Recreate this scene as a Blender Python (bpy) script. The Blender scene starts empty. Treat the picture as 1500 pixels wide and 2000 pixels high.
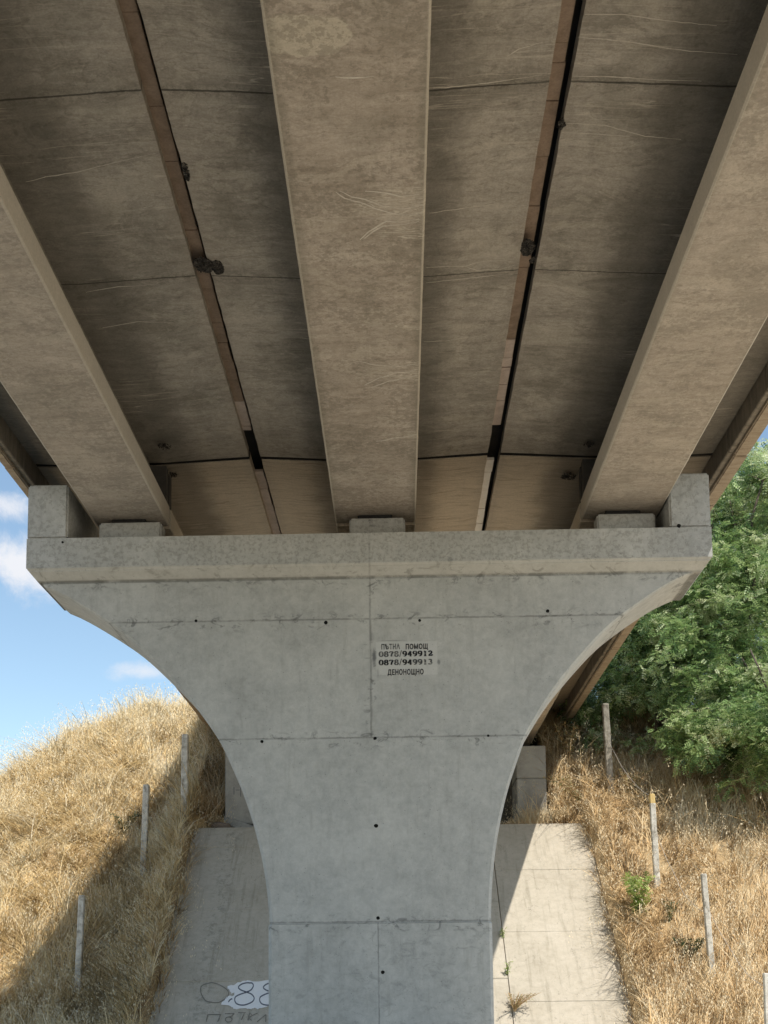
import bpy, bmesh, math, random
import numpy as np
from mathutils import Vector, Matrix, noise as mnoise
random.seed(7); rng = np.random.default_rng(7)
sc = bpy.context.scene
COL = sc.collection
R = math.radians

# ------------------------------------------------------------------ camera
F = 2400.0; CX, CY = 750.0, 1635.0; EYE = 1.6
ROLL = R(0.72)
fy = Vector(((784-CX)/F, -(1908-CY)/F, 1.0)).normalized()      # bridge axis (+Y) seen by the camera
up0 = Vector((-math.sin(ROLL), math.cos(ROLL), 0.0))
uz = (up0 - fy*up0.dot(fy)).normalized()
ux = fy.cross(uz) * 1.0
if ux.x < 0: ux = -ux
RX = Vector((ux.x, fy.x, uz.x)); RU = Vector((ux.y, fy.y, uz.y)); RF = Vector((ux.z, fy.z, uz.z))
CAM = Vector((0, 0, EYE))
def ray(px, py):
    d = RX*((px-CX)/F) + RU*(-(py-CY)/F) + RF
    return d
def at(px, py, Y):
    d = ray(px, py); return CAM + d*(Y/d.y)
def plane(px, py, h):
    d = ray(px, py); return CAM + d*(h/d.z)
cd = bpy.data.cameras.new('camera'); cam = bpy.data.objects.new('camera', cd); COL.objects.link(cam)
cd.sensor_fit = 'AUTO'; cd.sensor_width = 36; cd.lens = F/2000*36
cd.shift_x = 0.0; cd.shift_y = (CY-1000)/2000
cd.clip_start = 0.1; cd.clip_end = 3000
m = Matrix((RX, RU, -RF)).transposed().to_4x4(); m.translation = CAM
cam.matrix_world = m
sc.camera = cam

# ------------------------------------------------------------------ node helper
class G:
    def __init__(s, nt): s.nt = nt
    def n(s, t, ins=None, **pr):
        nd = s.nt.nodes.new(t)
        for k, v in pr.items(): setattr(nd, k, v)
        for k, v in (ins or {}).items(): s.put(nd.inputs[k], v)
        return nd
    def put(s, sock, v):
        if isinstance(v, bpy.types.NodeSocket): s.nt.links.new(v, sock)
        else:
            if sock.type == 'RGBA' and not isinstance(v, (int, float)) and len(v) == 3: v = (*v, 1)
            sock.default_value = v
    def m(s, op, a, b=0.0, c=None, clamp=False):
        nd = s.n('ShaderNodeMath', operation=op, use_clamp=clamp); s.put(nd.inputs[0], a); s.put(nd.inputs[1], b)
        if c is not None: s.put(nd.inputs[2], c)
        return nd.outputs[0]
    def mix(s, f, a, b, mode='MIX'):
        nd = s.n('ShaderNodeMixRGB', blend_type=mode); s.put(nd.inputs[0], f)
        for i, v in ((1, a), (2, b)):
            if not isinstance(v, bpy.types.NodeSocket) and isinstance(v, (int, float)): v = (v, v, v)
            s.put(nd.inputs[i], v)
        return nd.outputs[0]
    def noise(s, vec, scale=1, detail=4, rough=.5, dist=0, raw=False):
        if not raw: detail = min(detail, max(1, round(math.log2(70/scale))))
        nd = s.n('ShaderNodeTexNoise', {'Scale': scale, 'Detail': detail, 'Roughness': rough, 'Distortion': dist})
        s.nt.links.new(vec, nd.inputs['Vector']); return nd.outputs[0]
    def map(s, vec, scale=(1, 1, 1), loc=(0, 0, 0), rot=(0, 0, 0)):
        nd = s.n('ShaderNodeMapping', {'Vector': vec, 'Scale': scale, 'Location': loc, 'Rotation': rot}); return nd.outputs[0]
    def step(s, v, lo, hi, a=0.0, b=1.0):
        nd = s.n('ShaderNodeMapRange', {0: v, 1: lo, 2: hi, 3: a, 4: b}, interpolation_type='SMOOTHSTEP'); return nd.outputs[0]
    def ramp(s, f, stops):
        nd = s.n('ShaderNodeValToRGB', {0: f}); cr = nd.color_ramp
        while len(cr.elements) < len(stops): cr.elements.new(0.5)
        for e, (p, c) in zip(cr.elements, stops): e.position = p; e.color = (*c, 1)
        return nd.outputs[0]
    def pos(s): return s.n('ShaderNodeNewGeometry').outputs['Position']
    def sep(s, v):
        nd = s.n('ShaderNodeSeparateXYZ', {0: v}); return nd.outputs[0], nd.outputs[1], nd.outputs[2]
def newmat(name):
    mt = bpy.data.materials.new(name); mt.use_nodes = True; nt = mt.node_tree
    for nd in list(nt.nodes): nt.nodes.remove(nd)
    g = G(nt); out = g.n('ShaderNodeOutputMaterial')
    return mt, g, out
def finish(g, out, col, rough=.9, bump=None, bs=.3, bd=.01, transl=None, spec=.25):
    b = g.n('ShaderNodeBsdfPrincipled', {'Base Color': col, 'Roughness': rough, 'Specular IOR Level': spec})
    if bump is not None:
        bn = g.n('ShaderNodeBump', {'Strength': bs, 'Distance': bd, 'Height': bump}); g.nt.links.new(bn.outputs[0], b.inputs['Normal'])
    sh = b.outputs[0]
    if transl:
        t = g.n('ShaderNodeBsdfTranslucent', {0: col}); mx = g.n('ShaderNodeMixShader', {0: transl}); g.nt.links.new(sh, mx.inputs[1]); g.nt.links.new(t.outputs[0], mx.inputs[2]); sh = mx.outputs[0]
    g.nt.links.new(sh, out.inputs[0])

def band(g, v, c, w, soft):          # 1 inside |v-c|<w
    return g.step(g.m('ABSOLUTE', g.m('SUBTRACT', v, c)), w+soft, w)
def blob(g, P, c, r, nz, amt=.8, lo=.7, hi=1.1):      # noisy ellipsoid mask
    d = g.n('ShaderNodeVectorMath', {0: P, 1: c}, operation='SUBTRACT').outputs[0]
    d = g.n('ShaderNodeVectorMath', {0: d, 1: tuple(1/x for x in r)}, operation='MULTIPLY').outputs[0]
    l = g.n('ShaderNodeVectorMath', {0: d}, operation='LENGTH').outputs['Value']
    l = g.m('ADD', l, g.m('MULTIPLY', g.m('SUBTRACT', nz, .5), amt))
    return g.step(l, hi, lo)
def clampadd(g, *a):
    r = a[0]
    for x in a[1:]: r = g.m('MAXIMUM', r, x)
    return r

def pits_of(g, P, scale, thr, keep):
    v = g.n('ShaderNodeTexVoronoi', {'Scale': scale, 'Randomness': 1.0}); g.nt.links.new(P, v.inputs['Vector'])
    c = g.sep(v.outputs['Color'])[0]
    return g.m('MULTIPLY', g.step(v.outputs['Distance'], thr, thr*.5), g.m('GREATER_THAN', c, keep))

# --- grey fair-faced concrete of the pier
def mat_pier():
    mt, g, out = newmat('grey_concrete'); P = g.pos(); X, Y, Z = g.sep(P)
    n1 = g.noise(P, .9, 6, .6, .4); n2 = g.noise(P, 7, 8, .78, .2); n3 = g.noise(P, 90, 3, .6)
    nv = g.noise(g.map(P, (6, 6, .8)), 1.6, 6, .65, .2)
    f = g.m('ADD', g.m('MULTIPLY', n1, .5), g.m('MULTIPLY', n2, .5))
    col = g.ramp(f, [(.32, (.36, .368, .362)), (.45, (.44, .449, .444)), (.56, (.50, .508, .50)), (.70, (.57, .576, .565))])
    col = g.mix(g.step(nv, .52, .74, 0, .34), col, (.30, .30, .285))
    col = g.mix(g.step(n3, .3, .7, .10, 0), col, (.12, .125, .125))
    wob = g.m('MULTIPLY', g.m('SUBTRACT', g.noise(P, 7, 4, .6), .5), .03)
    Zr = g.m('ADD', Z, wob); Xr = g.m('ADD', X, wob)
    seam = None; halo = None
    ZS = [at(750, y_, 20.2).z for y_ in (1208, 1440, 1800)]
    for z0 in ZS:
        b = band(g, Zr, z0, .006, .018); h = band(g, Z, z0-.03, .02, .22)
        seam = b if seam is None else g.m('MAXIMUM', seam, b); halo = h if halo is None else g.m('MAXIMUM', halo, h)
    up = g.m('GREATER_THAN', Z, ZS[1]); lowm = g.m('LESS_THAN', Z, ZS[2])
    vm = g.m('MAXIMUM', g.m('MULTIPLY', up, band(g, Xr, -.45, .006, .022)), g.m('MULTIPLY', lowm, band(g, Xr, -.37, .005, .014)))
    vm = g.m('MULTIPLY', vm, g.step(Z, 9.1, 8.4, .35, 1))
    vh = g.m('MULTIPLY', g.m('MAXIMUM', up, g.m('MULTIPLY', lowm, .4)), band(g, X, -.45, .02, .16))
    topstain = band(g, Z, 8.38, .04, .30); low = g.step(Z, 2.53, 2.3, 0, .35)
    halo = clampadd(g, halo, vh, g.m('MULTIPLY', topstain, .9), low)
    blot = g.step(g.noise(g.map(P, (1, 1, 1.6)), 3.6, 8, .72, 1.0), .53, .66)
    col = g.mix(g.m('MULTIPLY', g.m('MULTIPLY', halo, blot), .72), col, (.13, .135, .135))
    # speckled cap band
    capm = g.m('MULTIPLY', g.step(Z, 8.5, 8.56), g.step(g.noise(P, 16, 6, .7), .48, .62))
    col = g.mix(g.m('MULTIPLY', capm, .35), col, (.19, .185, .165))
    col = g.mix(g.m('MULTIPLY', g.m('MULTIPLY', g.m('MAXIMUM', seam, vm), .48), g.step(g.noise(P, 4, 4, .7), .36, .56, .45, 1)), col, (.10, .10, .095))
    # warm bounce light painted on the bevel under the cap band
    lg = g.m('MULTIPLY', band(g, Z, EYE+6.83, .08, .03), g.step(Y, 20.4, 20.25)); col = g.mix(g.m('MULTIPLY', lg, .30), col, (.62, .57, .48))
    ea = g.m('MULTIPLY', band(g, Z, EYE+6.735, .012, .025), g.step(g.noise(P, 3, 5, .7), .35, .55, .4, 1)); col = g.mix(g.m('MULTIPLY', ea, .7), col, (.12, .12, .11))  # thin shadow line painted in the crease below the bevel
    q0 = at(736, 1318, 20.2); q1 = at(853, 1253, 20.2)
    rect = g.m('MULTIPLY', band(g, Xr, (q0.x+q1.x)/2, (q1.x-q0.x)/2, .012), band(g, Zr, (q0.z+q1.z)/2, (q1.z-q0.z)/2, .012))
    col = g.mix(g.m('MULTIPLY', rect, .45), col, (.60, .605, .60))
    # overspray round the stencilled notice
    nz = g.noise(P, 9, 5, .6)
    s1 = blob(g, P, tuple(at(731, 1283, 20.2)), (.05, 1, .21), nz, 1.0, .2, 1.1)
    s2 = blob(g, P, tuple(at(857, 1293, 20.2)), (.035, 1, .06), nz, .8, .2, 1.1)
    s3 = blob(g, P, tuple(at(766, 1251, 20.2)), (.28, 1, .014), nz, .8, .3, 1.1)
    s4 = blob(g, P, tuple(at(726, 1244, 20.2)), (.06, 1, .16), nz, .8, .2, 1.1)
    s5 = blob(g, P, tuple(at(738, 1314, 20.2)), (.03, 1, .12), nz, .8, .2, 1.1)
    col = g.mix(g.m('MULTIPLY', s1, .75), col, (.055, .06, .075)); col = g.mix(g.m('MULTIPLY', clampadd(g, s2, g.m('MULTIPLY', s3, .6), g.m('MULTIPLY', s4, .35), g.m('MULTIPLY', s5, .5)), .6), col, (.09, .092, .10))
    pt = g.m('MAXIMUM', pits_of(g, P, 9, .10, .55), pits_of(g, P, 20, .16, .78))
    col = g.mix(g.m('MULTIPLY', pt, .55), col, (.12, .12, .12))
    hb = g.m('SUBTRACT', g.m('ADD', g.m('MULTIPLY', n2, .5), g.m('MULTIPLY', n3, .25)), g.m('MULTIPLY', g.m('MAXIMUM', g.m('MAXIMUM', seam, vm), pt), 1.2))
    finish(g, out, col, .88, n3, .3, .006)
    return mt
# --- weathered tan/olive concrete of the beams
def mat_soffit(name, kind, cx=0.0, base=None):
    mt, g, out = newmat(name); P = g.pos(); X, Y, Z = g.sep(P)
    warp = g.noise(P, 1.1, 4, .6)
    Pw = g.n('ShaderNodeVectorMath', {0: P, 1: g.n('ShaderNodeCombineXYZ', {0: 0, 1: g.m('MULTIPLY', warp, .5), 2: 0}).outputs[0]}, operation='ADD').outputs[0]
    st = g.noise(g.map(Pw, (.45, 2.8, 1)), 2.2, 8, .70, .2)
    st2 = g.noise(g.map(Pw, (.5, 6.5, 1), (3, 1, 0)), 2.6, 7, .7, .3)
    bl = g.noise(P, .75, 6, .62, .6); fine = g.noise(P, 38, 4, .7); mid = g.noise(P, 11, 7, .8, .1)
    f = g.m('ADD', g.m('MULTIPLY', st, .36), g.m('ADD', g.m('MULTIPLY', bl, .34), g.m('MULTIPLY', mid, .30)))
    if kind == 'beam':
        stops = [(.34, (.25, .208, .17)), (.45, (.375, .32, .265)), (.53, (.465, .40, .34)), (.64, (.58, .51, .44))]
    else:
        stops = [(.34, (.235, .21, .178)), (.45, (.365, .328, .28)), (.53, (.46, .415, .36)), (.64, (.56, .51, .445))]
    col = g.ramp(f, stops)
    # olive algae film
    al = g.step(g.noise(g.map(P, (1, .7, 1), (5, 2, 1)), 1.3, 6, .62, .8), .47, .64)
    col = g.mix(g.m('MULTIPLY', al, .26 if kind == 'beam' else .30), col, (.165, .155, .12))
    # dark wavy rims of evaporated water (contour lines of a noise)
    cn = g.noise(g.map(Pw, (.6, 1.9, 1), (2, 7, 0)), 1.7, 5, .55, .7)
    fr = g.m('FRACT', g.m('MULTIPLY', cn, 6.0))
    rim = g.m('MULTIPLY', g.step(fr, .80, .97), g.step(fr, 1.0, .985))
    col = g.mix(g.m('MULTIPLY', rim, .24), col, (.10, .088, .066))
    col = g.mix(g.step(st2, .55, .70, 0, .26), col, (.115, .10, .078))
    # broad pale washed patches with ragged edges
    pw = g.noise(g.map(P, (.8, 1.5, 1), (9, 4, 0)), .9, 7, .66, .9); pj = g.m('ADD', pw, g.m('MULTIPLY', g.m('SUBTRACT', mid, .5), .12))
    col = g.mix(g.m('MULTIPLY', g.step(pj, .53, .58), .20), col, (.62, .56, .47)); col = g.mix(g.m('MULTIPLY', g.m('MULTIPLY', g.step(pj, .50, .53), g.step(pj, .56, .53)), .14), col, (.12, .105, .08))
    # second span: cleaner concrete, bounce light painted in as a paler tan
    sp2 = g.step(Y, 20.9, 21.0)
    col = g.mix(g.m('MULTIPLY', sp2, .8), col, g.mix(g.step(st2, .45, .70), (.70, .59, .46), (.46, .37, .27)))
    if kind == 'flange':
        # leached pale fringe along the open joints and a darker tone towards the webs
        dl = g.m('ABSOLUTE', g.m('SUBTRACT', X, -2.485)); dr = g.m('ABSOLUTE', g.m('SUBTRACT', X, 1.757)); d = g.m('MINIMUM', dl, dr)
        jag = g.m('MULTIPLY', g.noise(g.map(P, (1.5, 9, 1)), 1.6, 6, .7), .62)
        fringe = g.step(g.m('SUBTRACT', d, jag), .0, -.16)
        col = g.mix(g.m('MULTIPLY', fringe, .30), col, (.36, .31, .26))
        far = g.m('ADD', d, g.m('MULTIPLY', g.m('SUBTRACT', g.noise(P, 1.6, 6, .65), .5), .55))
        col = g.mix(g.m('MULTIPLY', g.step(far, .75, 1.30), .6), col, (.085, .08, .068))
        # construction joints across the flange
        yw = g.m('ADD', Y, g.m('MULTIPLY', g.m('SUBTRACT', g.noise(P, 2.5, 5, .7), .5), .05))
        j = g.m('MAXIMUM', g.m('MULTIPLY', band(g, yw, 11.79, .004, .018), .95), g.m('MULTIPLY', band(g, yw, 15.2, .003, .015), .9))
        sm = g.m('MULTIPLY', g.m('MAXIMUM', band(g, Y, 11.8, .03, .22), band(g, Y, 15.2, .03, .30)), g.step(mid, .42, .6))
        col = g.mix(g.m('MULTIPLY', sm, .4), col, (.08, .075, .058))
        col = g.mix(g.m('MULTIPLY', j, .85), col, (.028, .026, .02))
    if kind == 'beam':
        # pale clean patch where the skin came off + dark rims beside the edges
        b1 = blob(g, P, tuple(plane(585, 72, 7.95)), (.46, .26, 3), g.noise(P, 3.0, 6, .6), .9, .86, .93)
        col = g.mix(g.m('MULTIPLY', b1, .75), col, (.60, .54, .44))
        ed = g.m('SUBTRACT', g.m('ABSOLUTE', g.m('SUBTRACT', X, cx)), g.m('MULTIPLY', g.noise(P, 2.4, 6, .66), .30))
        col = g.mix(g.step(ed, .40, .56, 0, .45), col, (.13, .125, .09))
        sp = g.step(g.m('ADD', g.m('MULTIPLY', g.noise(P, 1.2, 5, .7, .2), .55), g.m('MULTIPLY', g.noise(P, 15, 2, .8), .45)), .50, .56)
        col = g.mix(g.m('MULTIPLY', sp, .42), col, (.17, .148, .118))
    if kind == 'beam':
        hwm = {-4.63: .635, -.355: .705, 3.92: .66}[cx]
        el = g.step(g.m('ABSOLUTE', g.m('SUBTRACT', X, cx)), hwm-.035, hwm-.02); col = g.mix(g.m('MULTIPLY', el, .6), col, (.60, .55, .47))  # edge highlight of the chamfers painted as pale lines
    # lime streaks: thin bright threads running across the beam
    thr = g.noise(g.map(P, (.16, 3.6, 1), (0, 3.3, 0)), 1.5, 3, .5, .25)
    th = g.step(g.m('ABSOLUTE', g.m('SUBTRACT', thr, .5)), .010, .002)
    msk = g.step(g.noise(P, .7, 2, .5), .52, .64)
    col = g.mix(g.m('MULTIPLY', g.m('MULTIPLY', th, msk), .6 if kind == 'flange' else .3), col, (.58, .52, .44))
    if kind == 'beam' and abs(cx+.355) < .01:
        fan = g.noise(g.map(P, (1.0, 7.5, 1), (0, 1.3, 0)), 1.6, 3, .5, .9)
        ff = g.m('FRACT', g.m('MULTIPLY', fan, 7)); fl = g.m('MULTIPLY', g.step(ff, .66, .84), g.step(ff, 1.0, .90))
        k = None
        for yp_, ry, rx in ((400, .33, .85), (455, .14, .5), (725, .30, .75), (850, .16, .5), (640, .1, .4)):
            yc = plane(800, yp_, 7.95).y
            q = blob(g, P, (.24, yc, 9.3), (rx, ry, 3), warp, .5, .5, 1.1); k = q if k is None else g.m('MAXIMUM', k, q)
        col = g.mix(g.m('MULTIPLY', g.m('MULTIPLY', fl, k), .85), col, (.72, .66, .57)); col = g.mix(g.m('MULTIPLY', k, .22), col, (.42, .37, .30))
    # form-board marks running with the beam
    fb = g.m('FRACT', g.m('MULTIPLY', X, 3.1)); fbl = g.step(fb, .03, .0)
    col = g.mix(g.m('MULTIPLY', fbl, .14), col, (.10, .09, .07))
    pt = pits_of(g, P, 7, .06, .8)
    col = g.mix(g.m('MULTIPLY', pt, .5), col, (.05, .045, .04))
    col = g.mix(g.step(fine, .35, .65, .14, 0), col, (.06, .055, .045))
    if base: col = g.mix(base[1], col, base[0])
    hb = g.m('SUBTRACT', g.m('ADD', g.m('MULTIPLY', mid, .5), g.m('MULTIPLY', fine, .3)), pt)
    finish(g, out, col, .92, fine, .35, .006)
    return mt
def mat_plain(name, stops, scale=3, rough=.9, bump=.4, bd=.01, grain=40, stretch=(1, 1, 1), transl=None):
    mt, g, out = newmat(name); P = g.pos()
    a = g.noise(g.map(P, stretch), scale, 7, .65, .4); b = g.noise(P, grain, 4, .6)
    f = g.m('ADD', g.m('MULTIPLY', a, .75), g.m('MULTIPLY', b, .25))
    finish(g, out, g.ramp(f, stops), rough, b, bump, bd*.5, transl)
    return mt
def mat_slab():
    mt, g, out = newmat('slope_concrete'); P = g.pos(); X, Y, Z = g.sep(P)
    a = g.noise(P, .8, 7, .62, .3); b = g.noise(P, 6, 7, .7); c = g.noise(P, 60, 3, .6)
    f = g.m('ADD', g.m('MULTIPLY', a, .5), g.m('MULTIPLY', b, .5))
    col = g.ramp(f, [(.3, (.40, .36, .29)), (.5, (.50, .455, .375)), (.7, (.58, .53, .45))])
    run = g.noise(g.map(P, (7, .5, .5)), 1.0, 6, .65, .3)
    col = g.mix(g.step(run, .50, .70, 0, .5), col, (.30, .27, .21))
    ml = g.m('MULTIPLY', band(g, X, -5.15, .08, .35), g.step(g.noise(P, 5, 7, .75), .50, .6)); col = g.mix(g.m('MULTIPLY', ml, .35), col, (.14, .145, .12))
    mr = g.m('MULTIPLY', g.step(X, 4.4, 5.7), g.step(g.noise(P, 8, 7, .75), .48, .62)); col = g.mix(g.m('MULTIPLY', mr, .35), col, (.27, .25, .2))
    cr = g.noise(P, 1.6, 3, .5, .6); crl = g.step(g.m('ABSOLUTE', g.m('SUBTRACT', cr, .52)), .0035, .0)
    col = g.mix(g.m('MULTIPLY', crl, .5), col, (.12, .11, .09))
    col = g.mix(g.step(c, .35, .65, .12, 0), col, (.15, .14, .12))
    pt = pits_of(g, P, 8, .07, .8); col = g.mix(g.m('MULTIPLY', pt, .5), col, (.12, .11, .1))
    finish(g, out, col, .92, b, .35, .012)
    return mt
def mat_paint(name, dark, under, lo, hi, scale=14):
    mt, g, out = newmat(name); P = g.pos(); nn = g.noise(P, scale, 6, .7)
    finish(g, out, g.mix(g.step(nn, lo, hi), dark, under), .8)
    return mt
def mat_tint(name, stops, transl=.25, rough=.7, spec=.2, upn=.0):
    mt, g, out = newmat(name); a = g.n('ShaderNodeAttribute', attribute_name='tint').outputs['Fac']
    col = g.ramp(a, stops)
    N = g.n('ShaderNodeNewGeometry').outputs['Normal']
    v = g.n('ShaderNodeVectorMath', {0: N, 1: (1-upn, 1-upn, 1-upn)}, operation='MULTIPLY').outputs[0]
    v = g.n('ShaderNodeVectorMath', {0: v, 1: (0, -.35*upn, upn)}, operation='ADD').outputs[0]
    v = g.n('ShaderNodeVectorMath', {0: v}, operation='NORMALIZE').outputs[0]
    b = g.n('ShaderNodeBsdfPrincipled', {'Base Color': col, 'Roughness': rough, 'Specular IOR Level': spec, 'Normal': v})
    t = g.n('ShaderNodeBsdfTranslucent', {0: col}); mx = g.n('ShaderNodeMixShader', {0: transl})
    g.nt.links.new(b.outputs[0], mx.inputs[1]); g.nt.links.new(t.outputs[0], mx.inputs[2]); g.nt.links.new(mx.outputs[0], out.inputs[0])
    return mt

M = {}
M['pier'] = mat_pier()
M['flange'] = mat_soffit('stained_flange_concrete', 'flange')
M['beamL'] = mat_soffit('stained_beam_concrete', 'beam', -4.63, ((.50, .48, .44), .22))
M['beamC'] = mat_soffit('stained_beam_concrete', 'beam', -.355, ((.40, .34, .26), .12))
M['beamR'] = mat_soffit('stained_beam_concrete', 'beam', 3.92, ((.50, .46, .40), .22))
M['plank'] = mat_plain('clay_plank', [(.3, (.20, .145, .105)), (.55, (.30, .22, .165)), (.8, (.38, .29, .22))], 5, .9, .3)
M['plank2'] = mat_plain('pale_plank', [(.3, (.42, .34, .29)), (.55, (.56, .46, .40)), (.8, (.66, .56, .49))], 5, .9, .3)
M['plank3'] = mat_plain('white_plank', [(.3, (.80, .74, .66)), (.55, (.90, .86, .80)), (.8, (.93, .90, .86))], 5, .9, .3)
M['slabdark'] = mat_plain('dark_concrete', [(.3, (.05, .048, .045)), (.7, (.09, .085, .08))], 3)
M['edge'] = mat_plain('edge_concrete', [(.3, (.15, .135, .11)), (.5, (.25, .22, .18)), (.7, (.34, .30, .245))], 2.2, .9, .4, .01, 40, (1, 4, .8))
M['kerb'] = mat_plain('kerb_concrete', [(.3, (.24, .19, .14)), (.5, (.38, .31, .235)), (.7, (.46, .40, .31))], 2.2, .9, .4, .01, 40, (1, 4, .8))
M['rubber'] = mat_plain('black_rubber', [(.3, (.012, .012, .012)), (.7, (.03, .03, .03))], 8)
M['hole'] = mat_plain('dark_hole', [(.3, (.004, .004, .004)), (.7, (.012, .012, .012))], 8)
M['gravel'] = mat_plain('honeycombed_gravel', [(.35, (.014, .013, .012)), (.55, (.06, .054, .048)), (.75, (.20, .18, .155))], 14, .95, .8, .02)
M['slab'] = mat_slab()
M['abut'] = mat_plain('abutment_concrete', [(.3, (.24, .235, .22)), (.5, (.35, .345, .325)), (.7, (.43, .42, .39))], 2.4, .9, .4, .01, 45)
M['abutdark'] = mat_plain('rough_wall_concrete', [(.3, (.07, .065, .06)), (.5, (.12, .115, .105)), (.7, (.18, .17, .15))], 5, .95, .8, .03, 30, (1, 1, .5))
M['post'] = mat_plain('post_concrete', [(.34, (.24, .22, .18)), (.48, (.50, .48, .43)), (.66, (.70, .68, .62))], 6, .9, .5, .01, 50)
M['postshade'] = mat_plain('shaded_post_concrete', [(.34, (.12, .105, .085)), (.48, (.26, .24, .20)), (.66, (.40, .37, .32))], 6, .9, .5, .01, 50)  # darker copy of the post concrete, tree shade put into its colour
M['lime'] = mat_plain('lime_deposit', [(.3, (.42, .37, .31)), (.5, (.56, .51, .44)), (.7, (.68, .63, .56))], 9)
M['lichen'] = mat_plain('lichen_concrete', [(.3, (.50, .34, .12)), (.7, (.66, .52, .26))], 4, .9, .5, .01, 50)
M['wire'] = mat_plain('rusty_wire', [(.3, (.32, .29, .25)), (.7, (.50, .46, .42))], 9, .6)
M['rail'] = mat_plain('galvanised_steel', [(.3, (.30, .31, .32)), (.7, (.45, .46, .47))], 3, .5)
M['stone'] = mat_plain('brown_stone', [(.3, (.13, .10, .08)), (.7, (.30, .24, .19))], 3, .95, .7, .03)
M['ink'] = mat_paint('stencil_paint', (.02, .021, .025), (.16, .165, .165), .56, .76)
M['inkfade'] = mat_paint('faded_stencil_paint', (.08, .084, .09), (.26, .265, .26), .48, .70)
M['white'] = mat_paint('white_paint', (.86, .85, .84), (.62, .62, .62), .58, .75, 3)
M['pen'] = mat_paint('grey_spray_paint', (.13, .14, .17), (.30, .32, .36), .55, .75, 5)
M['pen2'] = mat_paint('faint_spray_paint', (.22, .205, .175), (.33, .30, .25), .5, .7, 6)
M['bark'] = mat_plain('bark', [(.3, (.06, .048, .038)), (.7, (.17, .14, .11))], 6, .95, .8, .02, 30, (1, 1, .3))
M['straw'] = mat_plain('straw_stem', [(.3, (.42, .29, .15)), (.7, (.70, .52, .32))], 6)
M['greenstem'] = mat_plain('green_stem', [(.3, (.12, .15, .06)), (.7, (.24, .26, .12))], 6)
M['soil'] = mat_plain('dry_soil', [(.3, (.11, .075, .04)), (.5, (.19, .135, .075)), (.7, (.28, .20, .115))], 1.2, .97, .8, .06, 8)
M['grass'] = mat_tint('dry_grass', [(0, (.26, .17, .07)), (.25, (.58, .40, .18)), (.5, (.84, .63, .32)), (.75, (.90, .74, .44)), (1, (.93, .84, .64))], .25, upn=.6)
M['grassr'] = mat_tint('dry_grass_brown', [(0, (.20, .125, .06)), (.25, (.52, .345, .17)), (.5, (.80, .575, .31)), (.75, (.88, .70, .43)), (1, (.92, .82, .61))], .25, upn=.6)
M['leaf'] = mat_tint('locust_leaf', [(0, (.06, .12, .04)), (.32, (.19, .31, .10)), (.62, (.40, .52, .21)), (1, (.76, .80, .52))], .38, .42, .5, upn=.35)
M['weed'] = mat_tint('weed_leaf', [(0, (.12, .20, .04)), (.5, (.32, .44, .11)), (1, (.52, .62, .22))], .35, .5, .4)
M['weeddark'] = mat_tint('dull_weed_leaf', [(0, (.03, .045, .022)), (.5, (.07, .095, .045)), (1, (.13, .16, .075))], .3, .6, .3)
M['dryleaf'] = mat_tint('dry_bramble_leaf', [(0, (.15, .10, .05)), (.4, (.38, .27, .13)), (.7, (.40, .40, .22)), (1, (.72, .64, .52))], .3)

# ------------------------------------------------------------------ object helpers
def link(name, me, mats, parent=None, loc=None):
    o = bpy.data.objects.new(name, me); COL.objects.link(o)
    for mt in (mats if isinstance(mats, (list, tuple)) else [mats]): me.materials.append(mt)
    if parent: o.parent = parent
    if loc: o.location = loc
    return o
def tag(o, label=None, cat=None, group=None, kind=None):
    if label: o['label'] = label
    if cat: o['category'] = cat
    if group: o['group'] = group
    if kind: o['kind'] = kind
    return o
def empty(name, loc, label, cat, group=None, rz=0.0):
    o = bpy.data.objects.new(name, None); COL.objects.link(o); o.location = loc; o.rotation_euler.z = rz
    o.empty_display_size = .3
    return tag(o, label, cat, group)
def from_bm(name, bm, mats, parent=None, smooth=False, local=True):
    me = bpy.data.meshes.new(name)
    bmesh.ops.recalc_face_normals(bm, faces=bm.faces[:])
    if parent is not None and local:
        mi = Matrix.LocRotScale(parent.location, parent.rotation_euler, None).inverted() if parent.parent is None else \
             (Matrix.LocRotScale(parent.parent.location, parent.parent.rotation_euler, None)).inverted()
        bm.transform(mi)
    bm.to_mesh(me); bm.free()
    if smooth: me.polygons.foreach_set('use_smooth', [True]*len(me.polygons))
    return link(name, me, mats, parent)
def box(bm, x0, x1, y0, y1, z0, z1, bev=0.0, mi=0):
    v = [bm.verts.new((x, y, z)) for x in (x0, x1) for y in (y0, y1) for z in (z0, z1)]
    fs = [(0, 1, 3, 2), (4, 6, 7, 5), (0, 4, 5, 1), (2, 3, 7, 6), (0, 2, 6, 4), (1, 5, 7, 3)]
    F_ = [bm.faces.new([v[i] for i in f]) for f in fs]
    for f in F_: f.material_index = mi
    if bev:
        es = list({e for f in F_ for e in f.edges})
        bmesh.ops.bevel(bm, geom=es, offset=bev, segments=2, affect='EDGES')
def tube(bm, pts, rads, n=5):
    rings = []
    for i, p in enumerate(pts):
        p = Vector(p); a = Vector(pts[max(i-1, 0)]); b = Vector(pts[min(i+1, len(pts)-1)])
        d = (b-a).normalized(); s = d.orthogonal().normalized(); t = d.cross(s)
        r = rads[i] if isinstance(rads, (list, tuple)) else rads
        rings.append([bm.verts.new(p + s*(r*math.cos(2*math.pi*k/n)) + t*(r*math.sin(2*math.pi*k/n))) for k in range(n)])
    for a, b in zip(rings, rings[1:]):
        for k in range(n): bm.faces.new((a[k], a[(k+1) % n], b[(k+1) % n], b[k]))
    bm.faces.new(rings[0]); bm.faces.new(rings[-1][::-1])
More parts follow.
